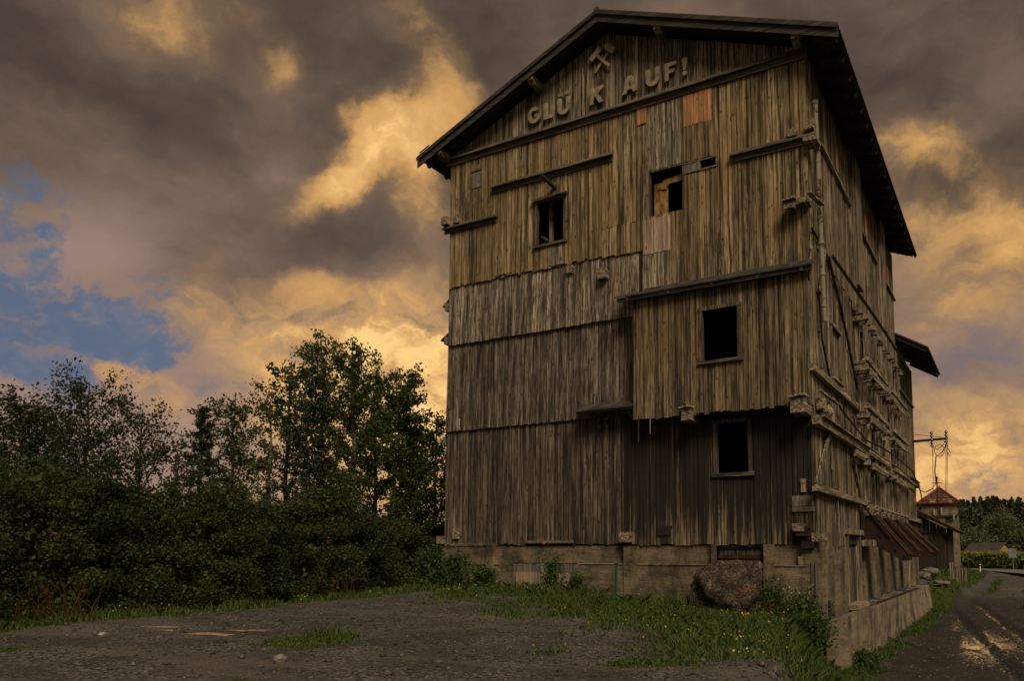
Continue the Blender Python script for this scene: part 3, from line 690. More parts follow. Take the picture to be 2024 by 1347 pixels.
# crossed mining hammers
em = MB()
def bar(c, ang, l, w, y0, y1):
    ca, sa = math.cos(ang), math.sin(ang)
    pr = [(c[0] + a * ca - b * sa, c[1] + a * sa + b * ca) for a, b in ((-l / 2, -w / 2), (l / 2, -w / 2), (l / 2, w / 2), (-l / 2, w / 2))]
    em.prism(pr, y0, y1, 'y')
c0 = (-7.2, 17.76); a1 = rad(48); a2 = rad(132)
bar(c0, a1, 1.0, .10, -.12, -.06); bar(c0, a2, .9, .10, -.18, -.125)
h1 = (c0[0] + .47 * math.cos(a1), c0[1] + .47 * math.sin(a1)); h2 = (c0[0] + .40 * math.cos(a2), c0[1] + .40 * math.sin(a2))
bar(h2, a2 - PI / 2, .56, .2, -.20, -.10)
ca, sa = math.cos(a1 - PI / 2), math.sin(a1 - PI / 2)
em.prism([(h1[0] + p * ca - q * sa, h1[1] + p * sa + q * ca) for p, q in ((-.28, -.05), (-.12, -.13), (.22, -.13), (.26, 0), (.22, .13), (.08, .10), (.0, .15), (-.1, .12), (-.28, .06))], -.19, -.10, 'y')
em.build('hammer_emblem', M['letter'], tower)

# ---- roof
YF, YB = -.8, 20.7; XE = [-15.42, 1.22]
m = MB()
nw = int((YB - YF) / .0475)
for sgn, xe in ((-1, XE[0]), (1, XE[1])):
    vs = []
    for i in range(nw + 1):
        y = YF + (YB - YF) * i / nw; dz = .022 * math.cos(i * PI / 2 * 1.0)
        for x in (RA[0], (RA[0] + xe) / 2, xe):
            vs.append((x, y, RA[1] - SL * abs(x - RA[0]) + dz + .03))
    k = len(vs); vs += [(x, y, z - .028) for x, y, z in vs]
    fs = []
    for i in range(nw):
        for j in range(2):
            a = i * 3 + j; q = (a, a + 1, a + 4, a + 3)
            fs.append(q if sgn < 0 else q[::-1]); fs.append(tuple(p + k for p in (q[::-1] if sgn < 0 else q)))
        a = i * 3 + 2; fs.append((a, a + 3, a + 3 + k, a + k))
    for a in (0, 1): fs.append((a, a + k, a + 1 + k, a + 1)); e = nw * 3 + a; fs.append((e, e + 1, e + 1 + k, e + k))
    m.add(vs, fs)
m.tube([(RA[0], YF - .02, RA[1] + .04), (RA[0], YB, RA[1] + .04)], .1, 8)
roof = m.build('roof', M['sheet'], tower)
def zr(x): return RA[1] - SL * abs(x - RA[0])
for sgn, xe in ((-1, XE[0]), (1, XE[1])):
    q = MB()     # barge boards along the gable: an outer thin one over a deeper one
    for (y, h, top) in ((YF - .03, .13, .0), (YF + .045, .30, -.10)):
        x0, x1 = (RA[0], xe)
        P_ = [(x0, zr(x0) + top), (x1, zr(x1) + top), (x1, zr(x1) + top - h), (x0, zr(x0) + top - h)]
        q.prism(P_, y, y + .04, 'y')
    q.build('barge_board', M['roofwood'], roof)
    for i in range(19):
        y = YF + .55 + i * 1.12; r_ = MB()
        xa = RA[0] + sgn * 5.6; xb = xe - sgn * .12
        r_.beam((xa, y, zr(xa) - .19), (xb, y, zr(xb) - .19), .13, .2, (0, 0, 1)); r_.build('rafter', M['roofwood'], roof)
    q = MB()
    for k in range(4):
        x = xe - sgn * (.1 + .42 * k); q.beam((x, YF + .1, zr(x) - .06), (x, YB, zr(x) - .06), .1, .05)
    q.build('roof_batten', M['roofwood'], roof)
for x in (-14.35, -10.0, -4.8, -.1):
    q = MB(); z = zr(x) - .46 if x != -7.1 else zr(x) - .5
    q.prism([(YF + .1, z + .15), (YF + .1, z - .02), (YF + .3, z - .14), (.1, z - .16), (.1, z + .15)], x - .12, x + .12, 'x'); q.build('purlin', M['beam_y'], roof)
q = MB(); q.beam((-15.25, YF - .03, zr(-15.25) + .08), (-14.75, YF - .03, zr(-14.75) + .08), .06, .02); q.build('flashing', plain('bright_flashing', (.5, .5, .5), (.65, .65, .65), rough=.4), roof)
# annex roof at the back end
m = MB()
m.prism([(-.05, 11.62), (-.05, 11.70), (1.62, 10.68), (1.62, 10.60)], 20.35, 27.9, 'y'); m.prism([(-.06, 11.62), (-.06, 11.70), (-7, 14.5), (-7, 14.4)], 20.75, 27.9, 'y')
m.prism([(-7.02, 14.4), (-7.02, 14.5), (-15.4, 10.7), (-15.4, 10.6)], 20.75, 27.9, 'y')
ar = m.build('annex_roof', M['sheet'], tower)
for i in range(7):
    q = MB(); y = 20.5 + i * 1.2; q.beam((-.1, y, 11.5), (1.5, y, 10.53), .12, .16); q.build('rafter', M['roofwood'], ar)

# ---- lane side timbers
def side_beam(name, mat, y0, y1, x0, x1, z0, z1, j=.01, parent=tower):
    m = MB(); m.box(x0, x1, y0, y1, z0, z1, j); return m.build(name, M[mat], parent)
side_beam('ledger_beam', 'beam_y', -.45, 7.4, .03, .16, 5.3, 5.52)
m = MB(); m.box(.02, .24, -.3, 27.6, 3.66, 3.92, .01); m.box(.02, .34, .1, 27, 3.92, 3.97, .01); m.box(.22, .3, 5.6, 13.2, 3.3, 3.56, .015); m.box(.22, .3, 14, 24, 3.3, 3.5, .015)
m.build('ledger_beam', M['beam_y'], tower)
side_beam('ledger_beam', 'beam_y', -.5, 8.3, .03, .2, 1.6, 1.8)
m = MB(); m.box(.03, .22, 8.3, 27.6, 1.52, 1.74, .015); m.build('ledger_beam', M['beam_y'], tower)
for (a, b, wd) in (((.06, 2.05, 3.66), (.06, -.15, 1.8), .2), ((.05, 6.1, 3.66), (.05, 7.85, 1.75), .16), ((.06, 3.0, 1.6), (.06, 3.25, .0), .14), ((.05, .3, 9.4), (.05, -.3, 8.2), .18), ((.1, 2.0, 9.9), (.1, 1.0, 8.1), .16)):
    m = MB(); m.beam(a, b, .06, wd, (1, 0, 0)) if False else m.beam(a, b, wd, .06, (1, 0, 0)); m.build('brace', M['beam_z'], tower)
for (y0, y1, z0, z1) in ((8.0, 9.1, 10.55, ru), (15.4, 15.95, 10.5, ru), (7.3, 7.5, 9.3, ru), (14.9, 15.1, 9.3, ru)):
    m = MB(); m.box(.02, .2, y0, y1, z0, z1, .01); m.build('post', M['beam_z'], tower)
YS = [7.6, 9.3, 11.0, 12.9, 14.7, 16.6, 18.6, 20.1]
for z in (9.15, 7.15, 5.25, 3.4):
    for i, y in enumerate(YS[:-1]):
        m = MB(); m.box(-.2, .52 + rng.uniform(-.06, .06), y - .13, y + .13, z - .24, z - .03, .012); m.box(-.2, .42, y - .17, y + .15, z + .0, z + .13, .015)
        m.build('beam_end', M['beam_y'], tower)
    for (y0, y1) in ((7.5, 13.2), (14.5, 20.2)):
        m = MB()
        if z < 9:
            m.box(.43, .5, y0, y1, z + .14, z + .34, .015); m.box(.53, .59, y0 + .1, y0 + 3.9, z - .42, z - .16, .015); m.box(.3, .42, y0, y1 - 1, z + .14, z + .22, .02)
            m.box(.53, .58, y0 + 4.4, y1, z - .3, z - .1, .015)
        else: m.box(.2, .28, y0, y1, z + .14, z + .22, .01)
        m.build('ledge_plank', M['beam_y'], tower)
for (z0, z1) in ((7.28, 8.9), (5.4, 6.75), (3.95, 4.85), (1.74, 3.2)):
    for i, y in enumerate(np.arange(7.75, 20.1, .78)):
        if rng.random() < .1: continue
        m = MB(); x = rng.choice([.06, .12, .3]); wd = rng.uniform(.06, .11)
        m.box(x - .1, x + .06, y - wd, y + wd, z0 - .05, z1 + .06, .015); m.build('stud', M['beam_z'], tower)
# side window, narrow orange strips under the eave, door
m = MB(); y0, y1, z0, z1 = SW
m.box(-.05, .06, y0 - .1, y0, z0, z1); m.box(-.05, .06, y1, y1 + .1, z0, z1); m.box(-.05, .08, y0 - .14, y1 + .14, z1, z1 + .12); m.box(-.12, -.06, y0, y1, z0, z1)
fr = m.build('window_frame', M['beam_z'], tower); q = MB(); q.box(-.04, .12, y0 - .15, y1 + .15, z0 - .1, z0); q.build('sill', M['beam_y'], fr)
for (y, z) in ((4.9, 14.4), (11.2, 14.2), (17.7, 14.0)):
    m = MB(); m.box(.03, .05, y - .22, y + .22, z - .45, z + .5); o = m.build('board_patch', M['fresh'], tower); o['label'] = 'narrow orange strip under the eave of the lane side'
m = MB(); boards(m, 'right', 5.0, 7.3, -2.1, .42, -.16, wmin=.16, wmax=.26); door = m.build('door', M['base'], tower)
m = MB(); m.box(-.14, .04, 4.84, 5.0, -2.12, .45); m.box(-.14, .04, 7.3, 7.5, -2.12, .45); m.box(-.1, .08, 4.3, 8.9, .42, .62, .01); m.box(.02, .5, 7.4, 9.2, .0, .24, .02); m.build('door_frame', M['beam_z'], door)
# leaning white pipe, cables, gooseneck clutter at the corner
m = MB(); pts = [Vector((.26, .28 + .5 * k / 14, 14.15 - 7.05 * k / 14)) for k in range(15)]
m.tube(pts, .075, 10)
for k in (0, 3, 6, 9, 11, 13): p = pts[k]; m.tube([p + Vector((0, 0, .05)), p - Vector((0, 0, .05))], .095, 10)
m.build('vent_pipe', M['pipe'], tower)
m = MB(); m.tube([(.06, 2.7, 9.9), (.05, 5.0, 8.5), (.12, 7.3, 6.1)], .05, 5); m.tube([(.2, 2.7, 9.9), (.5, 10, 9.62), (.62, 19.8, 9.55)], .06, 5); m.tube([(.06, .2, 10.0), (.06, 2.8, 9.86)], .04, 5)
m.build('guy_cable', M['iron'], tower)
m = MB(); cab = [(.08, .9, 8.1), (.09, 1.2, 6.6), (.1, 2.3, 5.45), (.15, 3.6, 4.75), (.28, 5.2, 4.4), (.35, 7.4, 4.1), (.6, 9, 4.05), (.65, 13, 4.1), (.66, 20, 4.0), (.5, 25, 3.3), (.35, 27.4, 2.9)]
m.tube(cab, .035, 6); m.tube([(.1, 4.0, 5.9), (.14, 4.1, 5.2), (.16, 4.2, 4.6)], .025, 5)
lp_ = [(.2, 5.6 + .5 * math.cos(a) * .8, 4.35 + .45 * math.sin(a)) for a in np.linspace(0, 2 * PI, 14)]; m.tube(lp_, .02, 5)
m.build('power_cable', M['cable'], tower)
m = MB()
for z in (9.0 - .9, 6.8, 5.6, 4.6): m = MB(); m.box(.0, .16, .9, .96, z, z + .04); m.build('cable_clip', M['iron'], tower)
m = MB(); m.box(.02, .28, .35, 1.0, 4.22, 4.55, .03); m.tube([(.2, .5, 4.4), (.3, .5, 4.12)], .09, 8); m.tube([(.25, .9, 4.4), (.36, .9, 4.1)], .09, 8); m.build('cable_bracket', M['beam_y'], tower)
m = MB(); m.beam((.2, .1, 4.75), (.5, 1.4, 4.5), .1, .06); m.build('weather_plank', M['beam_y'], tower)
# steel chutes over the loading lane
def chute(y, wd, ln, drop, parent):
    m = MB(); x0, z0 = .15, .95; x1, z1 = x0 + ln, z0 - drop; h = .26
    m.prism([(x0, z0), (x1, z1), (x1, z1 - .04), (x0, z0 - .04)], y - wd / 2, y + wd / 2, 'y')
    for s_ in (-1, 1):
        yy = y + s_ * wd / 2
        m.prism([(x0, z0 + h + .3), (x0 + .45, z0 + h - .05), (x1, z1 + h * .6), (x1 + .03, z1 - .05), (x1 - .2, z1 - .1), (x0, z0 - .75)], yy - .02, yy + .02, 'y')
    for k in (.35, .7): m.box(x0 + ln * k - .03, x0 + ln * k + .03, y - wd / 2 - .05, y + wd / 2 + .05, z0 - drop * k - .12, z0 - drop * k - .06)
    m.tube([(x0, y - wd / 2 - .1, z0 + .55), (x0 + ln * .6, y - wd / 2 - .1, z0 - drop * .6 + .25)], .03, 6)
    o = m.build('chute', M['rust2'], parent)
    m = MB()
    for s_ in (-1, 1): m.tube([(x0 + .25, y + s_ * wd / 2, z0 + .34), (x1 + .02, y + s_ * wd / 2, z1 + h * .6)], .05, 6)
    m.build('rail', M['rust'], o); return o
for (y, ln, dr) in ((8.6, 1.5, 1.42), (12.2, 1.5, 1.32), (15.6, 1.65, 1.36), (18.4, 1.7, 1.3)): chute(y, .85, ln, dr, tower)
m = MB()
for (y0, y1) in ((8.0, 9.7), (11.0, 12.5), (13.9, 15.3), (16.4, 18)):
    m.box(-.05, .12, y0, y1, .35, 1.35, .02); m.box(.1, .3, y0 + .2, y0 + .4, .9, 1.5, .02); m.box(.1, .34, y1 - .4, y1 - .2, 1.0, 1.5, .02)
m.build('hopper_gate', M['rust2'], tower)
m = MB(); m.tube([(.62, 8.6, 1.5), (.62, 17.6, 1.48)], .035, 6); m.build('control_rod', plain('worn_steel', (.35, .33, .3), (.5, .48, .44), rough=.35, metal=.6), tower)
for y in (8.2, 9.6, 11.2, 12.6, 14, 15.6, 17, 18.6): m = MB(); m.box(.05, .5, y - .12, y + .12, 1.2, 1.42, .02); m.box(.3, .62, y - .1, y + .1, 1.415, 1.6, .02); m.build('hopper_bearer', M['beam_y'], tower)

# ---- eave-side ledges on the far left flank
for (z, yy, o_) in ((9.75, 1.6, .42), (8.35, 1.3, .5), (4.25, 1.0, .3)):
    m = MB(); m.prism([(XL + .0, z + .3), (XL, z + .36), (XL - o_, z + .03), (XL - o_, z - .03)], .15, 7, 'y'); m.box(XL - .28, XL, .1, .4, z - .2, z + .1, .02); m.build('drip_board', M['beam_y'], tower)
m = MB()
for z in (9.0, 8.6, 3.7, 3.2, 2.9): m.tube([(XL, .4, z), (XL - .25, .4, z), (XL - .25, .4, z + .1)], .03, 6)
m.build('insulator_hook', M['iron'], tower)

# ---- bracket with insulators at the far end of the lane side
m = MB(); m.beam((0, 27.0, 6.5), (1.95, 27.0, 6.56), .12, .14); m.tube([(0, 27.0, 6.95), (1.6, 27, 6.66)], .015, 4); br = m.build('power_bracket', M['iron'], tower)
for x in (1.05, 1.85):
    q = MB(); q.tube([(x, 27, 6.1), (x, 27, 7.05)], .05, 8)
    for k in range(5): q.tube([(x, 27, 6.12 + .2 * k), (x, 27, 6.22 + .2 * k)], .11, 8, .06)
    q.build('insulator', M['glassy'], br)
m = MB()
m.tube([(1.1, 27, 6.1), (1.35, 27, 5.9), (1.7, 27, 6.2), (1.75, 27, 6.4)], .022, 5); m.tube([(1.8, 27, 6.1), (1.6, 27, 5.75), (1.25, 27, 5.5), (1.15, 27, 4.6), (1.2, 27, 3.9), (.95, 27, 3.55), (.6, 27, 3.35), (.3, 27, 3.5), (.02, 27, 4.0), (.0, 27, 4.6)], .035, 6)
m.tube([(1.88, 27, 6.0), (2.05, 27, 5.7), (2.0, 27, 5.45), (1.9, 27, 5.7)], .02, 5)
lpp = [(1.45 + .28 * math.cos(a), 27, 5.85 + .36 * math.sin(a)) for a in np.linspace(0, 2 * PI, 16)]; m.tube(lpp, .02, 5)
m.build('power_cable', M['cable'], br)

# ---- concrete base
m = MB()
yb = .10
HD = (-3.2, -1.64); PN = (-11.15, -8.3)
def cbox(x0, x1, y0, z0, z1): m.box(x0, x1, y0, .6, z0, z1)
cbox(-14.45, -11.9, .0, -.62, .02); cbox(-11.9, HD[0], yb, -.62, .0); cbox(HD[1], -.02, yb, -.62, .0)
cbox(-14.3, PN[0], -.05, -2.6, -.624); cbox(PN[1], HD[0], -.03, -2.6, -.624); cbox(HD[1], -.02, -.03, -2.6, -.624)
m.box(PN[0], PN[1], .25, .6, -2.6, -.6241)
m.box(HD[0], HD[1], .3, .6, -2.6, -.01)
for x, w_ in ((-6.2, .5), (-12.05, .35)): m.box(x - w_ / 2, x + w_ / 2, -.09, .12, -2.6, -.02, .01)
m.box(-3.36, -3.2, -.0, .3, -2.6, .03); m.box(-1.64, -1.3, -.0, .3, -2.6, .03)
base = m.build('concrete_base', M['conc'], tower)
m = MB(); m.box(-14.47, -11.93, -.03, .1, .02, .1, .012); m.box(-14.3, -11.6, -.09, .1, -.69, -.62, .01); m.box(-8.2, -3.4, -.06, .1, -.64, -.615, .008); m.box(-1.3, -.3, -.06, .1, -.65, -.615, .008); m.box(-.55, -.42, -.05, .1, -.62, -.35, .006); m.build('concrete_ledge', M['conc2'], base)
m = MB(); m.box(-.45, 0, -.04, 4.85, -2.7, -.02, 0); m.box(-.45, .0, 7.5, 27.6, -3, -.0); m.box(-.45, .0, 4.85, 7.5, -3, -2.12); m.build('side_plinth', M['conc'], base)
m = MB()
m.hexa([(.24, -.15, -4.4), (.86, -.15, -4.4), (.86, 26.6, -4.4), (-.2, 26.6, -4.4), (.24, -.15, -2.3), (.84, -.15, -2.1), (.62, 26.6, -2.2), (-.2, 26.6, -2.28)])
m.box(-.1, .32, 4.7, 7.8, -2.28, -2.08, .03)
m.build('loading_kerb', M['conc2'], base)
for k in range(16):
    m = MB(); y = 8.4 + k * .95; m.box(.05, .35 + rng.random() * .2, y, y + rng.uniform(.5, .9), -2.26, -2.26 + rng.uniform(.06, .2), .06); m.build('broken_slab', M['rubble'], base)
m = MB(); m.box(.5, .66, 7.6, 21, -2.22, -2.14, .02); m.build('edge_rail', M['rust'], base)
m = MB(); m.box(-.02, .1, 22.2, 22.55, -2.2, .0); m.box(.02, .12, 23.2, 23.5, -2.2, .0); m.build('post', M['beam_z'], base)
m = MB(); m.box(-.03, .02, -.16, -.05, -1.5, -.5); m.box(-.16, .01, -.09, -.045, -1.5, -.5); o = m.build('corner_guard', M['grey'], base)
m = MB(); m.box(.0, .05, 1.35, 1.6, -2.35, -1.75); m.build('drain_slot', M['dark'], base)
# low hatch with planks at the front
m = MB(); boards(m, 'front', HD[0] + .03, HD[1] - .03, -2.3, -.06, .2, wmin=.12, wmax=.2, jit=.004); h_ = m.build('hatch', M['base'], tower)
m = MB(); m.box(HD[0] + .04, HD[1] - .06, .15, .195, -.42, -.29, .004); m.box(HD[0] - .02, HD[1] + .02, .1, .3, -.06, .02); m.build('hatch_brace', M['rust'], h_)
m = MB(); m.beam((-2.05, .1, -1.05), (-1.72, .06, -.55), .2, .03, (0, -1, 0)); m.beam((-1.95, .05, -.62), (-1.62, .1, -1.1), .16, .03, (0, -1, 0)); m.build('loose_board', M['beam_z'], h_)
m = MB(); boards(m, 'front', PN[0] + .02, PN[1] - .02, -2.2, -.64, .12, wmin=.16, wmax=.26, jit=.004); ph = m.build('hatch', M['grey'], tower)
m = MB(); m.box(-10.95, -10.05, .02, .06, -2.0, -.95); m.box(-10.0, -8.75, .0, .05, -2.0, -.98); m.box(-8.72, -8.62, -.02, .05, -2, -.98)
m.build('hatch_panel', M['pale'], ph)

# ------------------------------------------------------------------ loose things in the yard
def rock(name, c, size, seed, mat, sub=3, flat=1.0, rough=.22):
    import bmesh
    bm = bmesh.new(); bmesh.ops.create_icosphere(bm, subdivisions=sub, radius=1)
    for v in bm.verts:
        p = v.co.copy(); n = mnoise.fractal(p * 1.1 + Vector((seed, seed * .7, 0)), 1.0, 2.1, 5)
        cell = mnoise.voronoi(p * 1.6 + Vector((seed, 0, 0)))[0][0]
        v.co = p * (1 + rough * n + rough * .7 * (cell - .4))
        v.co.z = max(v.co.z, -.75)
        v.co = Vector((v.co.x * size[0], v.co.y * size[1], v.co.z * size[2]))
    me = bpy.data.meshes.new(name); bm.to_mesh(me); bm.free(); me.materials.append(mat)
    if sub > 3: me.polygons.foreach_set('use_smooth', [True] * len(me.polygons))
    o = bpy.data.objects.new(name, me); col.objects.link(o); o.location = c; o.rotation_euler = (0, 0, seed)
    return o
def boulder_mat():
    m, t, b = material('mottled_boulder')
    co = t.new('ShaderNodeTexCoord').outputs['Object']
    n = t.noise(co, 2.2, 6, .68, dist=1.2).outputs[0]; n2 = t.noise(t.mapping(co, (1, 1, 2.4), (0, 0, 0), (.5, .6, 0)), 5, 5, .7, dist=2).outputs[0]; n3 = t.noise(co, 1.3, 4, .6).outputs[0]
    c = t.mix(t.ramp(n, .35, .65), (.026, .019, .016), (.16, .12, .09))
    c = t.mix(t.ramp(n2, .54, .64), c, (.30, .25, .18))
    c = t.mix(t.ramp(n3, .60, .66, 0, .6), c, (.20, .075, .024))
    t.l.new(c, b.inputs['Base Color']); b.inputs['Roughness'].default_value = .75
    n4 = t.noise(co, 17, 5, .7).outputs[0]
    c2 = t.mix(t.ramp(n4, .42, .6), (.35, .35, .35), (1.5, 1.5, 1.5)); c = t.mix(1.0, c, c2, 'MULTIPLY'); t.l.new(c, b.inputs['Base Color'])
    bump(t, b, t.math('ADD', t.math('ADD', n, t.math('MULTIPLY', n2, .6)), t.math('MULTIPLY', n4, .35)), 1.0, .2); return m
bo = rock('boulder', (-2.4, -1.45, -1.52), (1.16, .85, 1.0), 5.9, boulder_mat(), 5, rough=.27)
tag(bo, 'big rounded dark boulder with rusty orange patches in front of the low hatch', 'boulder')
rs = rock('rock', (-4.26, -16.07, ground_z(-4.26, -16.07) + .04), (.095, .08, .07), 4.1, plain('pale_stone', (.12, .10, .085), (.27, .23, .19), 8)); tag(rs, 'fist-sized pale stone lying on the dark gravel near the grass tuft', 'stone')
rs = rock('rock', (-10.2, -15.3, ground_z(-10.2, -15.3) + .02), (.08, .07, .04), 6.1, plain('pale_stone_b', (.3, .26, .22), (.42, .38, .32), 8)); tag(rs, 'small flat whitish stone on the gravel by the pale sand streak', 'stone')
def sandpatch(c, a, b_, rot, lab):
    m = MB(); n = 22; pts = []
    for k in range(n):
        th = 2 * PI * k / n; r = 1 + .25 * math.sin(3 * th + rot * 9) + .15 * math.sin(7 * th) + rng.uniform(-.18, .18)
        x, y = a * r * math.cos(th), b_ * r * math.sin(th)
        X = c[0] + x * math.cos(rot) - y * math.sin(rot); Y = c[1] + x * math.sin(rot) + y * math.cos(rot); pts.append((X, Y))
    top = [(x, y, ground_z(x, y) + .012) for x, y in pts]; cx, cy = c
    vs = top + [(cx, cy, ground_z(cx, cy) + .026)] + [(cx + (x - cx) * .55, cy + (y - cy) * .55, ground_z(cx + (x - cx) * .55, cy + (y - cy) * .55) + .024) for x, y in pts]
    fs = [(i, (i + 1) % n, n + 1 + (i + 1) % n, n + 1 + i) for i in range(n)] + [(n + 1 + i, n + 1 + (i + 1) % n, n) for i in range(n)]
    m.add(vs, fs); o = m.build('sand_patch', M['sand'], None, True); tag(o, lab, 'sand', kind='stuff')
M['sand'] = plain('yellow_sand', (.22, .16, .09), (.40, .30, .17), 12, .95, .4)
sandpatch((-8.3, -14.35), .42, .2, .25, 'yellow sand spill on the gravel, the larger one'); sandpatch((-8.35, -13.5), .34, .13, .75, 'yellow sand spill beside the larger one'); sandpatch((-10.5, -13.9), .36, .1, .5, 'thin yellow sand streak near the hedge'); sandpatch((-9.75, -14.2), .14, .08, .3, 'smallest yellow sand spot')
m = MB(); m.tube([(-6.62, -.35, -2.0), (-6.62, -.32, -.63)], .045, 8); m.box(-6.68, -6.56, -.37, -.28, -.66, -.6, .005); gp = m.build('green_post', plain('green_enamel', (.008, .05, .035), (.02, .09, .06), 6, .5)); tag(gp, 'thin dark green metal post standing in front of the concrete base', 'post')
m = MB(); m.tube([(-12.9, .0 - .25, -1.75), (-12.95, -.2, -1.2), (-13.2, -.15, -.35)], .035, 6, .02); st = m.build('stick', M['bark']); tag(st, 'dark bare stick leaning against the concrete base among weeds', 'stick')

# stones strewn in the gravel
def strew(n, seed):
    R = np.random.RandomState(seed); Vs = []; Fs = []; k = 0
    base = np.array([(1, 0, 0), (-1, 0, 0), (0, 1, 0), (0, -1, 0), (0, 0, 1), (0, 0, -.6)], float)
    F = np.array([(0, 2, 4), (2, 1, 4), (1, 3, 4), (3, 0, 4), (2, 0, 5), (1, 2, 5), (3, 1, 5), (0, 3, 5)])
    tries = 0
    while k < n and tries < n * 6:
        tries += 1
        if R.rand() < .8: x = R.uniform(-15, 4); y = R.uniform(-18, 2)
        else: x = R.uniform(1, 7); y = R.uniform(2, 45)
        if veg_mask(x, y) > .45 and R.rand() < .9: continue
        s = .012 + .03 * R.rand() ** 3 + (.03 if R.rand() < .04 else 0)
        if y > 2: s *= 1.3
        v = base * (1 + R.uniform(-.3, .3, (6, 3))) * np.array([s * R.uniform(.8, 1.5), s, s * R.uniform(.4, .8)])
        a = R.uniform(0, 6.28); c_, s_ = math.cos(a), math.sin(a)
        v = np.stack([v[:, 0] * c_ - v[:, 1] * s_ + x, v[:, 0] * s_ + v[:, 1] * c_ + y, v[:, 2] + ground_z(x, y) + s * .2], 1)
        Vs.append(v); Fs.append(F + k * 6); k += 1
    return np.concatenate(Vs), np.concatenate(Fs)
v_, f_ = strew(9000, 3); o = np_mesh('gravel', v_, f_, M['stone']); tag(o, 'loose grey stones strewn over the yard and the lane', 'gravel', kind='stuff')

# ------------------------------------------------------------------ vegetation builders
def leaves(C, size, R, elong=1.8, up=.0, curl=None):
    """one pointed quad per centre; returns verts, quads"""
    n = len(C)
    a = R.normal(size=(n, 3)); a[:, 2] += up; a /= np.linalg.norm(a, axis=1)[:, None]
    b = R.normal(size=(n, 3)); b -= (b * a).sum(1)[:, None] * a; b /= np.linalg.norm(b, axis=1)[:, None]
    s = size * R.uniform(.6, 1.35, n)[:, None]
    l = a * s * .5 * elong ** .5; w_ = b * s * .5 / elong ** .5
    V = np.stack([C - l, C - l * .1 + w_, C + l, C - l * .1 - w_], 1).reshape(-1, 3)
    return V, np.arange(4 * n).reshape(-1, 4)
def soup(parts):
    Vs, Qs, k = [], [], 0
    for v, q in parts: Vs.append(v); Qs.append(q + k); k += len(v)
    return np.concatenate(Vs), np.concatenate(Qs)

def tree(name, label, cat, x, y, h, spread, seed, nleaf, lsize, style='broad', lmat='leaf_b', bmat='bark', clear=.25, group=None, zb=None, trunk_r=None):
    R = np.random.RandomState(seed); rr = random.Random(seed)
    z0 = ground_z(x, y) - .15 if zb is None else zb
    root = empty(name, (x, y, z0), label, cat, group)
    tr = MB(); r0 = trunk_r or h * .012 + .03
    n = 9; tp = []; ox, oy = 0, 0
    for i in range(n + 1):
        ox += rr.uniform(-1, 1) * h * .012; oy += rr.uniform(-1, 1) * h * .012
        tp.append(Vector((x + ox, y + oy, z0 + h * .97 * i / n)))
    tr.tube(tp, r0, 7, r0 * .12)
    def at(f):
        q = f * n; i = min(n - 1, int(q)); return tp[i].lerp(tp[i + 1], q - i)
    tips = []
    nl = {'broad': 30, 'birch': 34, 'pine': 44, 'thin': 12, 'multi': 34}[style]
    for k in range(nl):
        f = clear + (1 - clear) * ((k + rr.random()) / nl) ** (.9)
        f = min(f, .985)
        u = (f - clear) / (1 - clear)
        if style == 'pine': prof = (1 - u) ** .8 * .95 + .07
        elif style == 'birch': prof = math.sin(PI * min(1, .16 + .72 * u)) ** .7 * (1 - .12 * u) + .06
        elif style == 'thin': prof = .45 + .4 * math.sin(PI * u)
        else: prof = math.sin(PI * min(1, .22 + .72 * u)) ** .6
        L = spread * prof * rr.uniform(.65, 1.12)
        an = k * 2.399 + rr.uniform(-.5, .5)
        rise = {'broad': .55, 'birch': .85, 'pine': .12, 'thin': 1.0, 'multi': .8}[style] * rr.uniform(.5, 1.3)
        p0 = at(f * (.92 if style != 'pine' else 1)); dirn = Vector((math.cos(an), math.sin(an), rise)).normalized()
        pts = [p0]; dd = dirn.copy()
        for s_ in range(4):
            dd = (dd + Vector((rr.uniform(-.25, .25), rr.uniform(-.25, .25), rr.uniform(-.1, .16)))).normalized()
            pts.append(pts[-1] + dd * L / 4)
        rb = max(.008, r0 * .35 * (1 - f * .75))
        tr.tube(pts, rb, 5, rb * .25, cap=False)
        for s_ in range(1, 5):
            for _ in range(3 if style != 'thin' else 2):
                td = (dd + Vector((rr.uniform(-1.1, 1.1), rr.uniform(-1.1, 1.1), rr.uniform(-.5, .9)))).normalized()
                q0 = pts[s_ - 1].lerp(pts[s_], rr.random()); tl = L * rr.uniform(.14, .34)
                q1 = q0 + td * tl; tr.tube([q0, q0.lerp(q1, .5) + Vector((0, 0, .02)), q1], rb * .3, 3, rb * .12, cap=False)
                tips.append((q0, q1, tl))
    tr.build('trunk', M[bmat], root)
    T0 = np.array([t_[0] for t_ in tips]); T1 = np.array([t_[1] for t_ in tips]); TL = np.array([t_[2] for t_ in tips])
    for q_ in range(8):
        p_ = at(.88 + .012 * q_); T0 = np.vstack([T0, p_]); T1 = np.vstack([T1, p_ + Vector((rr.uniform(-.6, .6), rr.uniform(-.6, .6), h * .03))]); TL = np.append(TL, .35)
    tips = T0; wgt = TL + .1; wgt *= R.uniform(.0, 1.0, len(TL)) ** 2 + .06; wgt /= wgt.sum()
    nleaf = int(nleaf * (1.35 if lmat == 'leaf_a' else 1.05)); lsize *= .72; idx = R.choice(len(tips), nleaf, p=wgt); f = R.uniform(.1, 1.15, nleaf)[:, None]
    C = T0[idx] * (1 - f) + T1[idx] * f
    sig = (.07 + .11 * TL[idx])[:, None] * (1.0 if style != 'pine' else .6)
    C = C + R.normal(size=(nleaf, 3)) * sig
    v, q = leaves(C, lsize, R, 1.7 if style != 'pine' else 5.0)
    np_mesh('crown', v, q, M[lmat], root)
    return root

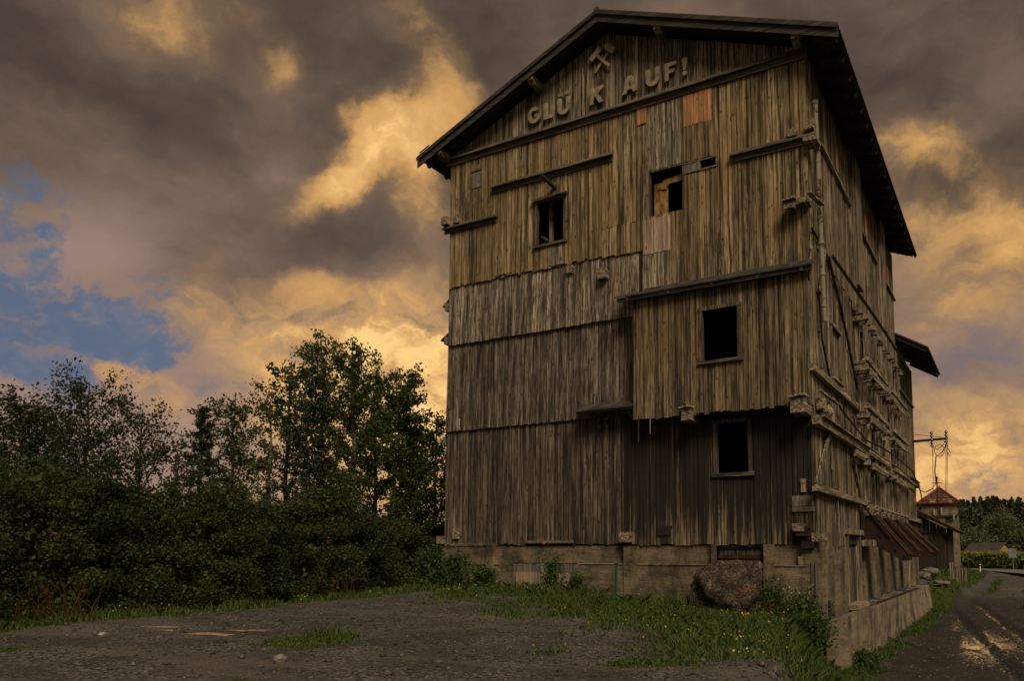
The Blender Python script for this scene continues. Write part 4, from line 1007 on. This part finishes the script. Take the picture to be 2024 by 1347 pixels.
def bush(name, label, x, y, h, rx, ry, seed, n, lsize, lmat, group=None, cat='shrub'):
    R = np.random.RandomState(seed); rr = random.Random(seed)
    z0 = ground_z(x, y) - .05
    root = empty(name, (x, y, z0), label, cat, group)
    # lumpy mass made of overlapping leaf tufts
    ntuft = int(26 + 8 * rx * h)
    T = []
    for k in range(ntuft):
        th = R.uniform(0, 2 * PI); rad_ = R.uniform(.25, 1) ** .6; zf = R.uniform(.02, 1.0)
        prof = math.sqrt(max(.05, 1 - (max(0, zf - .25) / .85) ** 2))
        T.append((x + rx * rad_ * prof * math.cos(th), y + ry * rad_ * prof * math.sin(th), z0 + h * zf * R.uniform(.85, 1.05), R.uniform(.22, .55)))
    T = np.array(T); idx = R.randint(0, ntuft, n)
    dv = R.normal(size=(n, 3)); dv /= np.linalg.norm(dv, axis=1)[:, None]
    C = T[idx, :3] + dv * (R.uniform(.0, 1, n)[:, None] ** .45) * T[idx, 3:4] * np.array([1, 1, .85])
    C[:, 2] = np.maximum(C[:, 2], z0 + .05)
    nb = n // 5       # filling leaves deeper inside so the mass is closed
    th = R.uniform(0, 2 * PI, nb); rq = np.sqrt(R.uniform(0, .6, nb)); zz = R.uniform(0, .88, nb)
    Cin = np.stack([x + rx * rq * np.cos(th) * (1 - .4 * zz), y + ry * rq * np.sin(th) * (1 - .4 * zz), z0 + h * zz], 1)
    v, q = soup([leaves(C, lsize, R, 1.7, .15), leaves(Cin, lsize * 1.7, R, 1.4)])
    np_mesh('foliage', v, q, M[lmat], root)
    m = MB()
    for k in range(9):
        a = R.uniform(0, 6.28); l = R.uniform(.5, .95)
        m.tube([(x + .12 * math.cos(a), y + .12 * math.sin(a), z0), (x + rx * .3 * math.cos(a), y + ry * .3 * math.sin(a), z0 + h * .45), (x + rx * .7 * math.cos(a), y + ry * .7 * math.sin(a), z0 + h * l)], .03, 5, .008)
    m.build('stem', M['bark'], root)
    return root

TR = [  # x, y, height, spread, leaves, leaf size, style, leaf material, bark, clear trunk, label
 (-25.4, 3.6, 13.5, 2.6, 5200, .17, 'birch', 'leaf_a', 'birchbark', .30, 'tallest thin-crowned birch behind the hedge, with airy pointed top'),
 (-23.2, 3.7, 12.9, 2.4, 6500, .17, 'birch', 'leaf_a', 'birchbark', .25, 'second tall birch right beside the tallest one, slightly lower top'),
 (-27.7, 3.6, 12.2, 2.9, 7000, .18, 'broad', 'leaf_b', 'bark', .3, 'dark dense tree on the left shoulder of the tall birch group'),
 (-19.9, 3.5, 10.6, 3.0, 8500, .17, 'broad', 'leaf_a', 'bark', .26, 'broad dark tree with visible trunk nearest the left edge of the tower'),
 (-22.5, 9.0, 9.8, 2.8, 5500, .18, 'broad', 'leaf_b', 'bark', .25, 'tree half hidden behind the left edge of the tower'),
 (-24.5, 6.5, 12.0, 2.9, 6500, .18, 'broad', 'leaf_a', 'bark', .25, 'full tree standing behind the birches and the broad dark tree'),
 (-24.7, -.2, 9.0, 1.3, 800, .15, 'thin', 'leaf_a', 'birchbark', .35, 'spindly nearly bare young birch in the gap beside the tall trees'),
 (-23.5, -2.9, 8.7, 1.7, 2600, .16, 'birch', 'leaf_a', 'bark', .3, 'slim small birch with loose top beside the young pine'),
 (-23.6, -4.0, 7.9, 1.6, 5200, .17, 'pine', 'needle', 'bark', .28, 'young pointed pine rising above the hedge'),
 (-21.6, -9.8, 7.6, 3.0, 6200, .125, 'multi', 'leaf_b', 'bark', .2, 'spreading tree with the highest tip among the leafy trees on the far left'),
 (-23.3, -10.7, 7.0, 2.6, 5200, .125, 'multi', 'leaf_b', 'bark', .2, 'leafy tree left of the highest tip on the far left'),
 (-21.2, -8.0, 6.9, 2.8, 4600, .125, 'multi', 'leaf_b', 'bark', .22, 'open-crowned leafy tree on the right side of the far left group'),
 (-23.4, -12.4, 6.9, 2.4, 4200, .125, 'multi', 'leaf_b', 'bark', .2, 'leafy tree cut off by the left border'),
 (-24.9, -9.1, 7.1, 2.6, 4200, .13, 'multi', 'leaf_b', 'bark', .2, 'leafy tree at the back of the far left group'),
 (-22.0, -6.2, 5.9, 2.0, 1000, .12, 'thin', 'leaf_b', 'bark', .3, 'thin sparse tree with reaching twigs left of the young pine'),
 (-24.6, 2.0, 11.0, 2.0, 4600, .17, 'pine', 'needle', 'bark', .25, 'dark pine mixed in below the tall birch tops'),
 (-18.8, 3.3, 7.6, 2.0, 3800, .15, 'broad', 'leaf_a', 'bark', .3, 'small tree right against the left edge of the tower'),
]
for i, (x, y, h, s_, nl, ls, stl, lm, bk, cl, lab) in enumerate(TR):
    tree('pine_tree' if stl == 'pine' else ('birch_tree' if bk == 'birchbark' or 'birch' in stl else 'tree'), lab, 'tree', x, y, h, s_, 100 + i, nl, ls, stl, lm, bk, cl, 'trees behind the hedge')
BS = [(-14.1, -16.1, 3.3, 'leaf_b'), (-14.2, -15.0, 3.4, 'leaf_c'), (-14.4, -14.0, 3.8, 'leaf_e'), (-14.5, -12.9, 3.5, 'leaf_b'), (-14.3, -11.8, 3.1, 'leaf_c'), (-14.6, -10.6, 3.0, 'leaf_e'), (-14.6, -9.4, 3.2, 'leaf_c'), (-15.0, -7.9, 3.4, 'leaf_b'), (-15.7, -6.0, 3.7, 'leaf_e'), (-16.1, -4.0, 3.6, 'leaf_c'), (-16.4, -1.8, 3.3, 'leaf_b'), (-16.9, .6, 2.6, 'leaf_c'), (-16.2, 2.6, 1.9, 'leaf_c')]
BSL = ['dark hedge shrub cut off by the left border', 'hedge shrub with dry stalks at its foot, second from the left border', 'tall rounded hedge shrub below the far left trees', 'dark gap-filled hedge shrub below the highest far left tip', 'lower hedge shrub at the right foot of the far left trees', 'hedge shrub below the sparse thin tree', 'hedge shrub below the young pine', 'dark hedge shrub below the spindly birch', 'hedge shrub in front of the left shoulder of the tall trees', 'hedge shrub with reddish leaves below the tallest birch', 'dark hedge shrub in front of the broad tree trunk', 'low hedge shrub near the left corner of the tower', 'lowest hedge shrub touching the left corner of the concrete base']
for i, ((x, y, h, lm), lab) in enumerate(zip(BS, BSL)):
    bush('hedge_shrub', lab, x - .35, y, h * (1 + .16 * math.sin(i * 2.3)), 1.2, 1.25, 300 + i, 17000, .056 + .0022 * i, lm, 'shrubs of the hedge along the yard')
B2 = [(-18.2, -12.4, 3.9), (-17.9, -10.6, 3.5), (-18.1, -8.4, 3.2), (-19.0, -5.7, 3.3), (-20.1, -3.0, 3.7), (-20.6, 0.2, 4.0), (-20.6, 3.4, 3.6), (-21.0, 7.2, 3.2), (-17.9, -14.6, 3.8)]
L2 = ['back row shrub under the far left trees', 'back row shrub right of the far left trees', 'back row shrub under the sparse thin tree', 'back row shrub under the young pine', 'back row shrub under the spindly birch', 'back row shrub under the tall birches', 'back row shrub round the broad tree trunk', 'back row shrub glimpsed past the left edge of the tower', 'back row shrub by the left border']
for i, ((x, y, h), lab) in enumerate(zip(B2, L2)):
    bush('shrub', lab, x, y, h, 1.9, 1.7, 340 + i, 8000, .105, 'leaf_b', 'taller shrubs behind the hedge')
# weeds at the foot of the tower
WD = [(-13.4, -.55, 1.5, .55, 'leafy weed shrub against the base near the stick'), (-14.6, -.5, 1.6, .7, 'weed shrub at the left corner of the concrete base'), (-12.1, -.5, .95, .5, 'low weed left of the pale hatch panels'), (-9.15, -.4, 1.25, .25, 'slim weed growing in front of the pale hatch panels'), (-8.1, -.5, .8, .4, 'low weed right of the pale hatch panels'), (-1.25, -.7, 1.1, .5, 'green weed between the boulder and the corner'), (-.15, -1.3, 1.15, .65, 'bushy weed hanging down the bank at the tower corner'), (.25, -2.3, .9, .6, 'weed clump lower on the bank below the tower corner'), (1.25, .6, .55, .35, 'small weed at the foot of the loading kerb')]
for i, (x, y, h, r_, lab) in enumerate(WD):
    bush('weed', lab, x, y, h, r_, r_ * .7, 400 + i, int(500 + 1500 * r_), .075, 'leaf_d', 'weeds at the foot of the tower', 'weed')
# tall pale-flowered weed and a dry clump at the corner
R_ = np.random.RandomState(5)
fw = empty('flowering_weed', (-.35, -.95, ground_z(-.35, -.95)), 'tall weed with pale seed heads in front of the tower corner', 'weed')
m = MB(); C = []
for k in range(9):
    b0 = Vector((-.35 + R_.uniform(-.15, .15), -.95 + R_.uniform(-.15, .15), ground_z(-.35, -.95))); tp_ = b0 + Vector((R_.uniform(-.4, .4), R_.uniform(-.3, .2), R_.uniform(.9, 1.45)))
    m.tube([b0, b0.lerp(tp_, .5) + Vector((0, 0, .1)), tp_], .012, 4, .005)
    for q in range(16): p = b0.lerp(tp_, R_.uniform(.45, 1.05)); C.append((p.x + R_.normal() * .07, p.y + R_.normal() * .07, p.z + R_.normal() * .05))
m.build('stem', M['dry'], fw); v, q = leaves(np.array(C), .05, R_, 1.1); tag(np_mesh('flower_heads', v, q, M['whitefl'], fw), kind='stuff')
dw = empty('dry_weed', (-1.2, -1.15, ground_z(-1.2, -1.15)), 'reddish dry weed clump beside the boulder', 'weed'); m = MB()
for k in range(60):
    b0 = Vector((-1.2 + R_.normal() * .13, -1.15 + R_.normal() * .1, ground_z(-1.2, -1.15) - .02)); a = R_.uniform(0, 6.28); l = R_.uniform(.4, 1.0)
    m.tube([b0, b0 + Vector((.12 * math.cos(a), .1 * math.sin(a), l * .6)), b0 + Vector((.35 * math.cos(a), .3 * math.sin(a), l * .75))], .008, 3, .003)
m.build('stem', M['dry'], dw)

for k, (x, y, lab) in enumerate(((-13.0, -15.2, 'reddish dry stalks at the foot of the hedge by the left border'), (-13.05, -14.3, 'smaller clump of dry stalks at the hedge foot, second from the left border'), (-15.2, -4.3, 'dry rusty stalks at the hedge foot below the tall birches'))):
    z = ground_z(x, y); o = empty('dry_weed', (x, y, z), lab, 'weed', 'dry stalks along the hedge'); m = MB()
    for q_ in range(26):
        b0 = Vector((x + R_.normal() * .25, y + R_.normal() * .3, z - .02)); l = R_.uniform(.4, 1.15); a_ = R_.uniform(0, 6.28)
        m.tube([b0, b0 + Vector((.1 * math.cos(a_), .1 * math.sin(a_), l * .6)), b0 + Vector((.3 * math.cos(a_), .3 * math.sin(a_), l))], .007, 3, .003)
    m.build('stem', M['dry'], o)

# grass
def grass():
    R = np.random.RandomState(11); pts = []
    def region(n, x0, x1, y0, y1, hmin, hmax):
        k = 0; tr_ = 0
        while k < n and tr_ < n * 12:
            tr_ += 1; x = R.uniform(x0, x1); y = R.uniform(y0, y1)
            if -14.3 < x < .0 and y > -.1: continue
            if 0 <= x < .87 and -.2 < y < 27: continue
            v = veg_mask(x, y)
            if R.rand() > v ** 1.25: continue
            if .5 * hn(x, y, .8, 2) + .5 * hn(x, y, 2.3, 6) < -.22: continue
            hh = R.uniform(hmin, hmax) * (.35 + .65 * v) * (.7 + .6 * max(0, .5 + hn(x, y, .6, 4)))
            pts.append((x, y, ground_z(x, y) - .01, hh)); k += 1
    region(46000, -12.5, 3.2, -13.5, -.1, .07, .26)
    region(14000, -17.5, -10, -17.5, 1.0, .06, .24)
    region(4500, -9.5, 1.5, -18, -11, .03, .085)
    region(5000, .86, 2.4, -1, 28, .08, .28)
    region(2500, 1.5, 5.5, -9, 1, .06, .2)
    region(7000, -2, 9, 27, 72, .12, .4)
    region(5500, -14, 1, -2.2, -.1, .12, .45)
    region(1500, -14.5, -12, -17, 0, .1, .32)
    p = np.array(pts); n = len(p)
    a = R.uniform(0, 6.28, n); w_ = .006 + .010 * R.rand(n) * (1 + (p[:, 1] > 20) * 1.5); lean = R.normal(size=(n, 2)) * .45
    bx = np.stack([np.cos(a) * w_, np.sin(a) * w_, np.zeros(n)], 1)
    B = p[:, :3]; Mid = B + np.stack([lean[:, 0] * p[:, 3] * .25, lean[:, 1] * p[:, 3] * .25, p[:, 3] * .6], 1); T = B + np.stack([lean[:, 0] * p[:, 3], lean[:, 1] * p[:, 3], p[:, 3]], 1)
    V = np.stack([B - bx, B + bx, Mid + bx * .8, T, Mid - bx * .8], 1).reshape(-1, 3)
    Q = np.arange(5 * n).reshape(-1, 5)
    o = np_mesh('grass', V, Q, M['grass']); tag(o, 'short green grass on the bank, along the hedge and beside the lane', 'grass', kind='stuff')
    # small clover-like leaves close to the ground
    idx = R.choice(n, 16000); C = p[idx, :3] + np.stack([R.normal(size=16000) * .05, R.normal(size=16000) * .05, p[idx, 3] * R.uniform(.2, .8, 16000)], 1)
    v, q = leaves(C, .05, R, 1.3, 1.0); o = np_mesh('ground_cover', v, q, M['leaf_d']); tag(o, 'low broad leaves growing between the grass', 'ground cover', kind='stuff')
    sel = np.where((p[:, 0] > -12) & (p[:, 1] < 2) & (p[:, 3] > .08) | (p[:, 0] < -12))[0]
    wf = np.array([max(.02, .1 + hn(p[k, 0], p[k, 1], .8, 12)) ** 2.2 for k in sel]); idx = R.choice(sel, 430, p=wf / wf.sum()); C = p[idx, :3] + np.stack([np.zeros(430), np.zeros(430), p[idx, 3] * 1.0 + .03], 1)
    v, q = leaves(C, .034, R, 1.0, 2.0); v2, q2 = leaves(C, .034, R, 1.0, 2.0)
    v, q = soup([(v, q), (v2, q2)]); o = np_mesh('wildflowers', v, q, M['flower']); tag(o, 'tiny yellow and white flower heads scattered in the grass', 'wildflowers', kind='stuff')
grass()

# ------------------------------------------------------------------ puddles on the lane
def water_mat():
    m, t, b = material('puddle_water'); b.inputs['Base Color'].default_value = (.02, .017, .014, 1); b.inputs['Roughness'].default_value = .03; b.inputs['Specular IOR Level'].default_value = .6
    n = t.noise(t.new('ShaderNodeTexCoord').outputs['Object'], 3, 2).outputs[0]; bump(t, b, n, .03, .01); return m
M['water'] = water_mat()
for (x, y, a, b_) in ((3.75, 8.25, .26, .6), (5.65, 4.6, .35, .8)):
    m = MB(); n = 18
    ring = [(x + a * math.cos(2 * PI * k / n) * (1 + .25 * math.sin(k * 2.1)), y + b_ * math.sin(2 * PI * k / n) * (1 + .2 * math.cos(k * 1.7))) for k in range(n)]
    z = max(ground_z(px, py) for px, py in ring + [(x, y)]) + .004
    m.prism([(px, py) for px, py in ring], z - .02, z, 'z'); tag(m.build('puddle', M['water']), kind='structure')

# ------------------------------------------------------------------ the far end of the lane
m = MB(); zt = -2.55
m.add([(1.0, 86, zt), (-40, 106, zt), (-40, 112, zt), (3, 93, zt), (16, 78, zt), (22, 40, zt), (12, 44, zt), (6.0, 69, zt)], [(0, 7, 4, 3), (0, 3, 2, 1), (7, 6, 5, 4)]); rd = m.build('road', plain('pale_asphalt', (.12, .11, .10), (.2, .185, .165), 3, .8, 0)); tag(rd, kind='structure')
M['tile'] = plain('red_roof_tiles', (.075, .026, .017), (.17, .062, .034), 3, .8, .3, island=.8)
M['shedwood'] = wood('shed_wood', (.025, .02, .016), (.10, .078, .055), streak=.3)
# transformer tower
TX, TY, TZ = -1.15, 59.3, -2.3; hw = 1.55
tt = empty('transformer_tower', (TX, TY, TZ), 'small square rendered tower with a red tiled hip roof beyond the shed', 'tower')
# its walls are turned slightly against the lane
m = MB(); m.box(TX - hw, TX + hw, TY - hw, TY + hw, TZ, 4.35); m.box(TX - hw - .06, TX + hw + .06, TY - hw - .06, TY + hw + .06, 1.9, 2.05); m.box(TX - hw - .1, TX + hw + .1, TY - hw - .1, TY + hw + .1, 4.15, 4.36); wl = m.build('wall', M['render'], tt)
m = MB(); e = hw + .32; nrow = 9
for sx_, sy_ in ((0, -1), (1, 0), (0, 1), (-1, 0)):
    for r_ in range(nrow):
        f0, f1 = r_ / nrow, (r_ + 1) / nrow; k0, k1 = e * (1 - f0), e * (1 - f1); z0_, z1_ = 4.38 + 1.62 * f0, 4.38 + 1.62 * f1
        ncol = max(1, int(k0 * 2 / .42))
        for c_ in range(ncol):
            u0, u1 = -1 + 2 * c_ / ncol, -1 + 2 * (c_ + 1) / ncol; ok = lambda u, k, z: (TX + (u * k if sy_ else sx_ * k), TY + (u * k if sx_ else sy_ * k), z)
            q = [ok(u0, k0, z0_ + .03), ok(u1 - .01, k0, z0_ + .03), ok(u1 - .01, k1, z1_ - .005), ok(u0, k1, z1_ - .005)]
            m.add(q, [(0, 1, 2, 3)])
m.box(TX - e + .03, TX + e - .03, TY - e + .03, TY + e - .03, 4.32, 4.385)
rf = m.build('roof', M['tile'], tt); q = MB(); q.tube([(TX, TY, 5.9), (TX, TY, 6.25)], .12, 8, .03)
for sx_ in (-1, 1):
    for sy_ in (-1, 1): q.tube([(TX + sx_ * e, TY + sy_ * e, 4.43), (TX, TY, 6.02)], .1, 6)
q.build('ridge', M['tile'], rf)
m = MB(); m.box(TX + .55, TX + 1.0, TY - hw - .02, TY - hw + .05, 2.5, 3.05); m.build('window', M['dark'], tt)
m = MB(); m.box(TX - hw - .1, TX + hw + .8, TY - hw - .18, TY - hw - .07, 3.1, 3.2); m.beam((TX + hw, TY - hw, 3.3), (TX + hw + .9, TY - hw, 3.1), .1, .1); m.beam((TX + hw, TY - 1, 4.0), (TX + hw + 1.0, TY - 1, 3.9), .2, .06)
for k in range(4): m.tube([(TX + hw + .25 + .18 * k, TY - hw, 2.7), (TX + hw + .25 + .18 * k, TY - hw, 3.3)], .06, 6)
m.build('insulator_bracket', M['iron'], tt)
m = MB()
for (x, z) in ((-.4, 3.3), (.25, 3.45), (1.3, 2.8)): m.tube([(TX + x, TY - hw - .2, z), (TX + x, TY - hw - .2, z + .5)], .09, 6)
m.build('insulator', plain('white_porcelain', (.3, .27, .22), (.45, .42, .36), 5, .4, 0), tt)
# shed with tiled lean-to roof
SX0, SX1, SY0, SY1 = -7.0, .75, 42.3, 49.0; SZ = -1.95
sh = empty('shed', (-3, 42.3, SZ), 'dark timber shed with sloping red tiled roof at the end of the tower', 'shed')
m = MB(); sl_ = .56
def szr(x): return 3.35 - sl_ * (x + 2.15)
boards(m, 'front', SX0, .55, SZ, lambda x: szr(x) - .3, SY0, wmin=.18, wmax=.3, gap=.02); boards(m, 'right', SY0, SY1, SZ, szr(.5) - .25, .6, wmin=.2, wmax=.3)
m.box(SX0, .5, SY0 + .1, SY1, SZ, 1.2); m.build('wall', M['shedwood'], sh)
m = MB()
for r_ in range(14):
    x1_ = 1.45 - r_ * .62; x0_ = x1_ - .66
    for c_ in range(22):
        y0_ = SY0 - .8 + c_ * .36
        m.prism([(x0_, szr(x0_) + .05), (x1_, szr(x1_) + .1), (x1_, szr(x1_) + .03), (x0_, szr(x0_) - .01)], y0_, y0_ + .35, 'y')
srf = m.build('roof', M['tile'], sh)
q = MB(); q.prism([(-7.2, szr(-7.2) - .02), (1.4, szr(1.4) - .02), (1.4, szr(1.4) - .17), (-7.2, szr(-7.2) - .17)], SY0 - .74, SY0 - .68, 'y')
for k in range(6): y_ = SY0 - .5 + 1.3 * k; q.beam((-6, y_, szr(-6) - .12), (1.35, y_, szr(1.35) - .12), .12, .14)
q.build('rafter', M['roofwood'], srf)
m = MB(); m.box(-1.35, -.2, SY0 - .06, SY0 - .02, SZ + .1, SZ + 2.6); m.box(-1.45, -1.35, SY0 - .08, SY0 - .02, SZ, SZ + 2.75); m.box(-.2, .4, SY0 - .1, SY0 - .04, SZ, SZ + 2.7); m.build('door', M['dark'], sh)
m = MB(); m.box(-7, .55, SY0 - .1, SY0 - .03, 1.25, 1.4); m.tube([(-.95, SY0 - .3, 1.05), (-.95, SY0 - .3, .75)], .13, 8); m.build('tie_beam', M['roofwood'], sh)
m = MB(); m.tube([(.05, 42.0, szr(.05) - .1), (.05, 42.0, 5.45)], .055, 6); m.tube([(-.3, 42.0, 5.1), (.4, 42.0, 5.1)], .03, 6); m.tube([(.05, 42, 5.4), (.05, 42, 5.6)], .1, 8, .05); m.build('roof_mast', M['rust'], sh)
# thin overhead wires between the bracket and the transformer tower
for (x0, x1) in ((1.08, -1.53), (1.83, -.47), (1.9, -.36)):
    m = MB(); a = Vector((x0, 27, 6.1)); b = Vector((x1, TY - hw - .3, 5.45)); pts = []
    for k in range(13):
        f = k / 12; p = a.lerp(b, f); p.z -= .5 * 4 * f * (1 - f) * .5; pts.append(p)
    m.tube(pts, .018, 4); tag(m.build('overhead_wire', M['cable']), 'thin wire sagging from the wall bracket to the small tiled tower', 'wire', 'wires between tower bracket and transformer tower')
# stones and fence posts by the shed
for k, (x, y, s_, lab) in enumerate(((.35, 31.2, .42, 'broad flat stone on top of the rubble heap by the shed'), (-.1, 30.8, .36, 'left stone of the rubble heap by the shed'), (.75, 30.7, .34, 'front stone of the rubble heap by the shed'), (1.1, 31.4, .26, 'squarish stone right of the rubble heap by the shed'), (.1, 30.4, .26, 'small stone at the foot of the rubble heap by the shed'))):
    o = rock('rubble_stone', (x, y, ground_z(x, y) + s_ * .35 + (.3 if k == 0 else 0)), (s_ * 1.3, s_, s_ * .6), k * 1.7 + 1, M['rubble'], 3, rough=.3); tag(o, lab, 'stone', 'stones heaped beside the shed')
for k in range(6):
    x, y = 1.15 + .09 * k, 36 + k * 1.9; z = ground_z(x, y); m = MB(); m.box(x - .07, x + .07, y - .07, y + .07, z - .2, z + 1.15 + .1 * (k % 2), .02)
    tag(m.build('fence_post', M['beam_z']), ['nearest', 'second', 'third', 'fourth', 'fifth', 'last'][k] + ' of the short pale fence posts lined up beside the shed', 'fence post', 'short fence posts beside the shed')
# delineators and road sign
def delineator(x, y, lab):
    z = ground_z(x, y) - .05; r_ = empty('road_marker', (x, y, z), lab, 'road marker', 'white marker posts along the road')
    m = MB(); m.prism([(x - .07, y - .05), (x + .07, y - .05), (x + .05, y + .06), (x - .05, y + .06)], z, z + .95, 'z'); m.build('post', plain('white_plastic', (.6, .6, .58), (.75, .75, .72), 3, .5, 0), r_)
    m = MB(); m.box(x - .075, x + .075, y - .056, y + .064, z + .68, z + .82); m.build('band', M['iron'], r_)
delineator(1.35, 80.0, 'white road marker post left of the lane mouth'); delineator(5.9, 74.0, 'white road marker post right of the lane mouth')
sg = empty('road_sign', (4.75, 86.5, -2.6), 'back of a grey road sign on a post at the lane mouth', 'road sign')
m = MB(); m.tube([(4.75, 86.5, -2.6), (4.75, 86.5, .15)], .05, 6); m.build('post', plain('galvanised', (.2, .2, .2), (.3, .3, .29), 4, .5, 0), sg)
m = MB(); m.box(4.3, 5.15, 86.42, 86.46, -1.05, .1); m.build('panel', plain('sign_back', (.17, .18, .18), (.24, .25, .25), 3, .6, 0), sg)
# yellow houses beyond the field
def house(name, x, y, w_, d_, zb, zw, zt, lab, rot=0):
    r_ = empty(name, (x, y, zb), lab, 'house'); m = MB(); m.box(x - w_ / 2, x + w_ / 2, y - d_ / 2, y + d_ / 2, zb, zw)
    for sx_ in (-1, 1): m.prism([(y - d_ / 2, zw), (y + d_ / 2, zw), (y, zt - .1)], x + sx_ * w_ / 2 - .15 * (sx_ > 0), x + sx_ * w_ / 2 + .15 * (sx_ < 0), 'x')
    m.build('wall', plain('yellow_render_' + name, (.30, .22, .05), (.37, .27, .065), 1, .9, 0), r_)
    m = MB()
    for s_ in (-1, 1):
        yo = y + s_ * (d_ / 2 + .5); k = (zt - zw) / (d_ / 2) * .5
        m.prism([(yo, zw - k), (y, zt), (y, zt + .2), (yo, zw - k + .2)], x - w_ / 2 - .4, x + w_ / 2 + .4, 'x')
    m.build('roof', plain('dark_roof_' + name, (.05, .042, .04), (.085, .07, .065), 1.2, .8, .0), r_)
    m = MB(); m.box(x + w_ / 2 - .02, x + w_ / 2 + .04, y - 1, y, zb + 1.2, zb + 2.2); m.build('window', M['dark'], r_)
    r_.rotation_euler = (0, 0, rot); return r_
house('yellow_house', -1.2, 200, 8.5, 8, -2.6, -.9, 1.7, 'low yellow gabled house with dark roof behind the cornfield', rad(-30))
house('small_house', 13, 190, 9, 7, -2.6, -.6, .9, 'roof of a second low house cut off by the right border')
# cornfield
def cornfield():
    R = np.random.RandomState(21); P_ = []
    for k in range(5200):
        dy = R.rand() ** 2.2 * 70; y = 0; x = R.uniform(-8, 24); P_.append((x, max(97 - x * .8, 80) + dy))
    C = []; T = []
    for x, y in P_:
        for q in range(6): C.append((x + R.normal() * .2, y + R.normal() * .2, -2.6 + R.uniform(.1, 1.75)))
        T.append((x, y, -2.6 + R.uniform(1.75, 2.1))); T += [(x + R.normal() * .15, y, -2.6 + R.uniform(1.45, 2.0)) for _ in range(3)]
    v, q = leaves(np.array(C), .62, R, 4.5, .9); o = np_mesh('cornfield', v, q, M['corn']); tag(o, 'green maize standing beyond the road', 'cornfield', kind='stuff')
    v, q = leaves(np.array(T), .4, R, 4.0, 1.6); o = np_mesh('corn_tassels', v, q, M['tassel']); tag(o, 'yellowish tassels on top of the maize', 'corn tassels', kind='stuff')
cornfield()
# wooded hill
m = MB(); xs = np.linspace(-420, 700, 57); ys = [270, 320, 380, 440, 500, 600, 800]
hz = [0, 5, 13, 22, 28, 29, 26]; vs = []
for y, hh in zip(ys, hz):
    for x in xs:
        k = float(np.interp(x, [-420, -160, -60, 100, 300, 700], [.2, .42, .85, .9, 1.0, .7])); vs.append((x, y, -2.8 + hh * k + 1.2 * mnoise.noise(Vector((x * .02, y * .02, 0)))))
n = len(xs); m.add(vs, [(r * n + i, r * n + i + 1, (r + 1) * n + i + 1, (r + 1) * n + i) for r in range(len(ys) - 1) for i in range(n - 1)])
tag(m.build('hill', plain('hill_turf', (.012, .018, .008), (.025, .03, .012), .1, .95, 0)), kind='structure')
def hill_z(x, y):
    k = float(np.interp(x, [-420, -160, -60, 100, 300, 700], [.2, .42, .85, .9, 1.0, .7])); return -2.8 + float(np.interp(y, ys, hz)) * k
R = np.random.RandomState(31); parts = []
for k in range(520):
    x = R.uniform(-70, 90); y = R.uniform(285, 520); z = hill_z(x, y); con = R.rand() < (.75 if y > 400 else .25); h = R.uniform(7, 12) if not con else R.uniform(8, 14); h *= .8
    nl = 110
    if con:
        f = R.rand(nl); r_ = (1 - f) * h * .2 + .15; a = R.uniform(0, 6.28, nl); C = np.stack([x + r_ * np.cos(a), y + r_ * np.sin(a), z + f * h], 1)
    else:
        dv = R.normal(size=(nl, 3)); dv /= np.linalg.norm(dv, axis=1)[:, None]; C = np.array([x, y, z + h * .5]) + dv * np.array([h * .42, h * .42, h * .48]) * R.uniform(.75, 1.05, (nl, 1))
    parts.append(leaves(C, 2.0, R, 1.5))
v, q = soup(parts); tag(np_mesh('forest', v, q, M['forest']), 'dark mixed forest covering the far hill with spiky conifer tops', 'forest', kind='stuff')
def round_tree(x, y, h, w_, seed, lab):
    R = np.random.RandomState(seed); z = -2.8; r_ = empty('tree', (x, y, z), lab, 'tree', 'round leafy trees in front of the far forest'); m = MB(); m.tube([(x, y, z), (x, y, z + h * .6)], .35, 7, .15); m.build('trunk', M['bark'], r_)
    T = []
    for k in range(60):
        dv = R.normal(size=3); dv /= np.linalg.norm(dv); f = R.uniform(.45, .95); T.append((x + dv[0] * w_ * .5 * f, y + dv[1] * w_ * .5 * f, z + h * .52 + dv[2] * h * .46 * f))
    T = np.array(T); n = 6500; i = R.randint(0, 60, n); dv = R.normal(size=(n, 3)); dv /= np.linalg.norm(dv, axis=1)[:, None]
    C = T[i] + dv * R.uniform(.3, 1, (n, 1)) ** .4 * w_ * .15; v, q = leaves(C, .5, R, 1.6); np_mesh('crown', v, q, M['forest2'], r_)
M['forest2'] = leafmat('willow_leaves', [(0, (0.046, 0.062, 0.023)), (.6, (0.098, 0.120, 0.046)), (1, (0.156, 0.176, 0.065))], .15)
for k, (x, y, h, w_, lab) in enumerate(((1.5, 240, 15, 15, 'biggest round tree in front of the forest, by the right border'), (-10, 245, 10.5, 13, 'round tree in front of the forest above the yellow house'), (-19, 240, 9.5, 11, 'round tree in front of the forest beside the tiled tower'), (15, 238, 13, 15, 'round tree in front of the forest cut off by the right border'), (-4, 232, 8, 10, 'low round tree right behind the yellow house roof'), (7, 230, 8.5, 10, 'low round tree behind the road sign'))):
    round_tree(x, y, h, w_, 600 + k, lab)
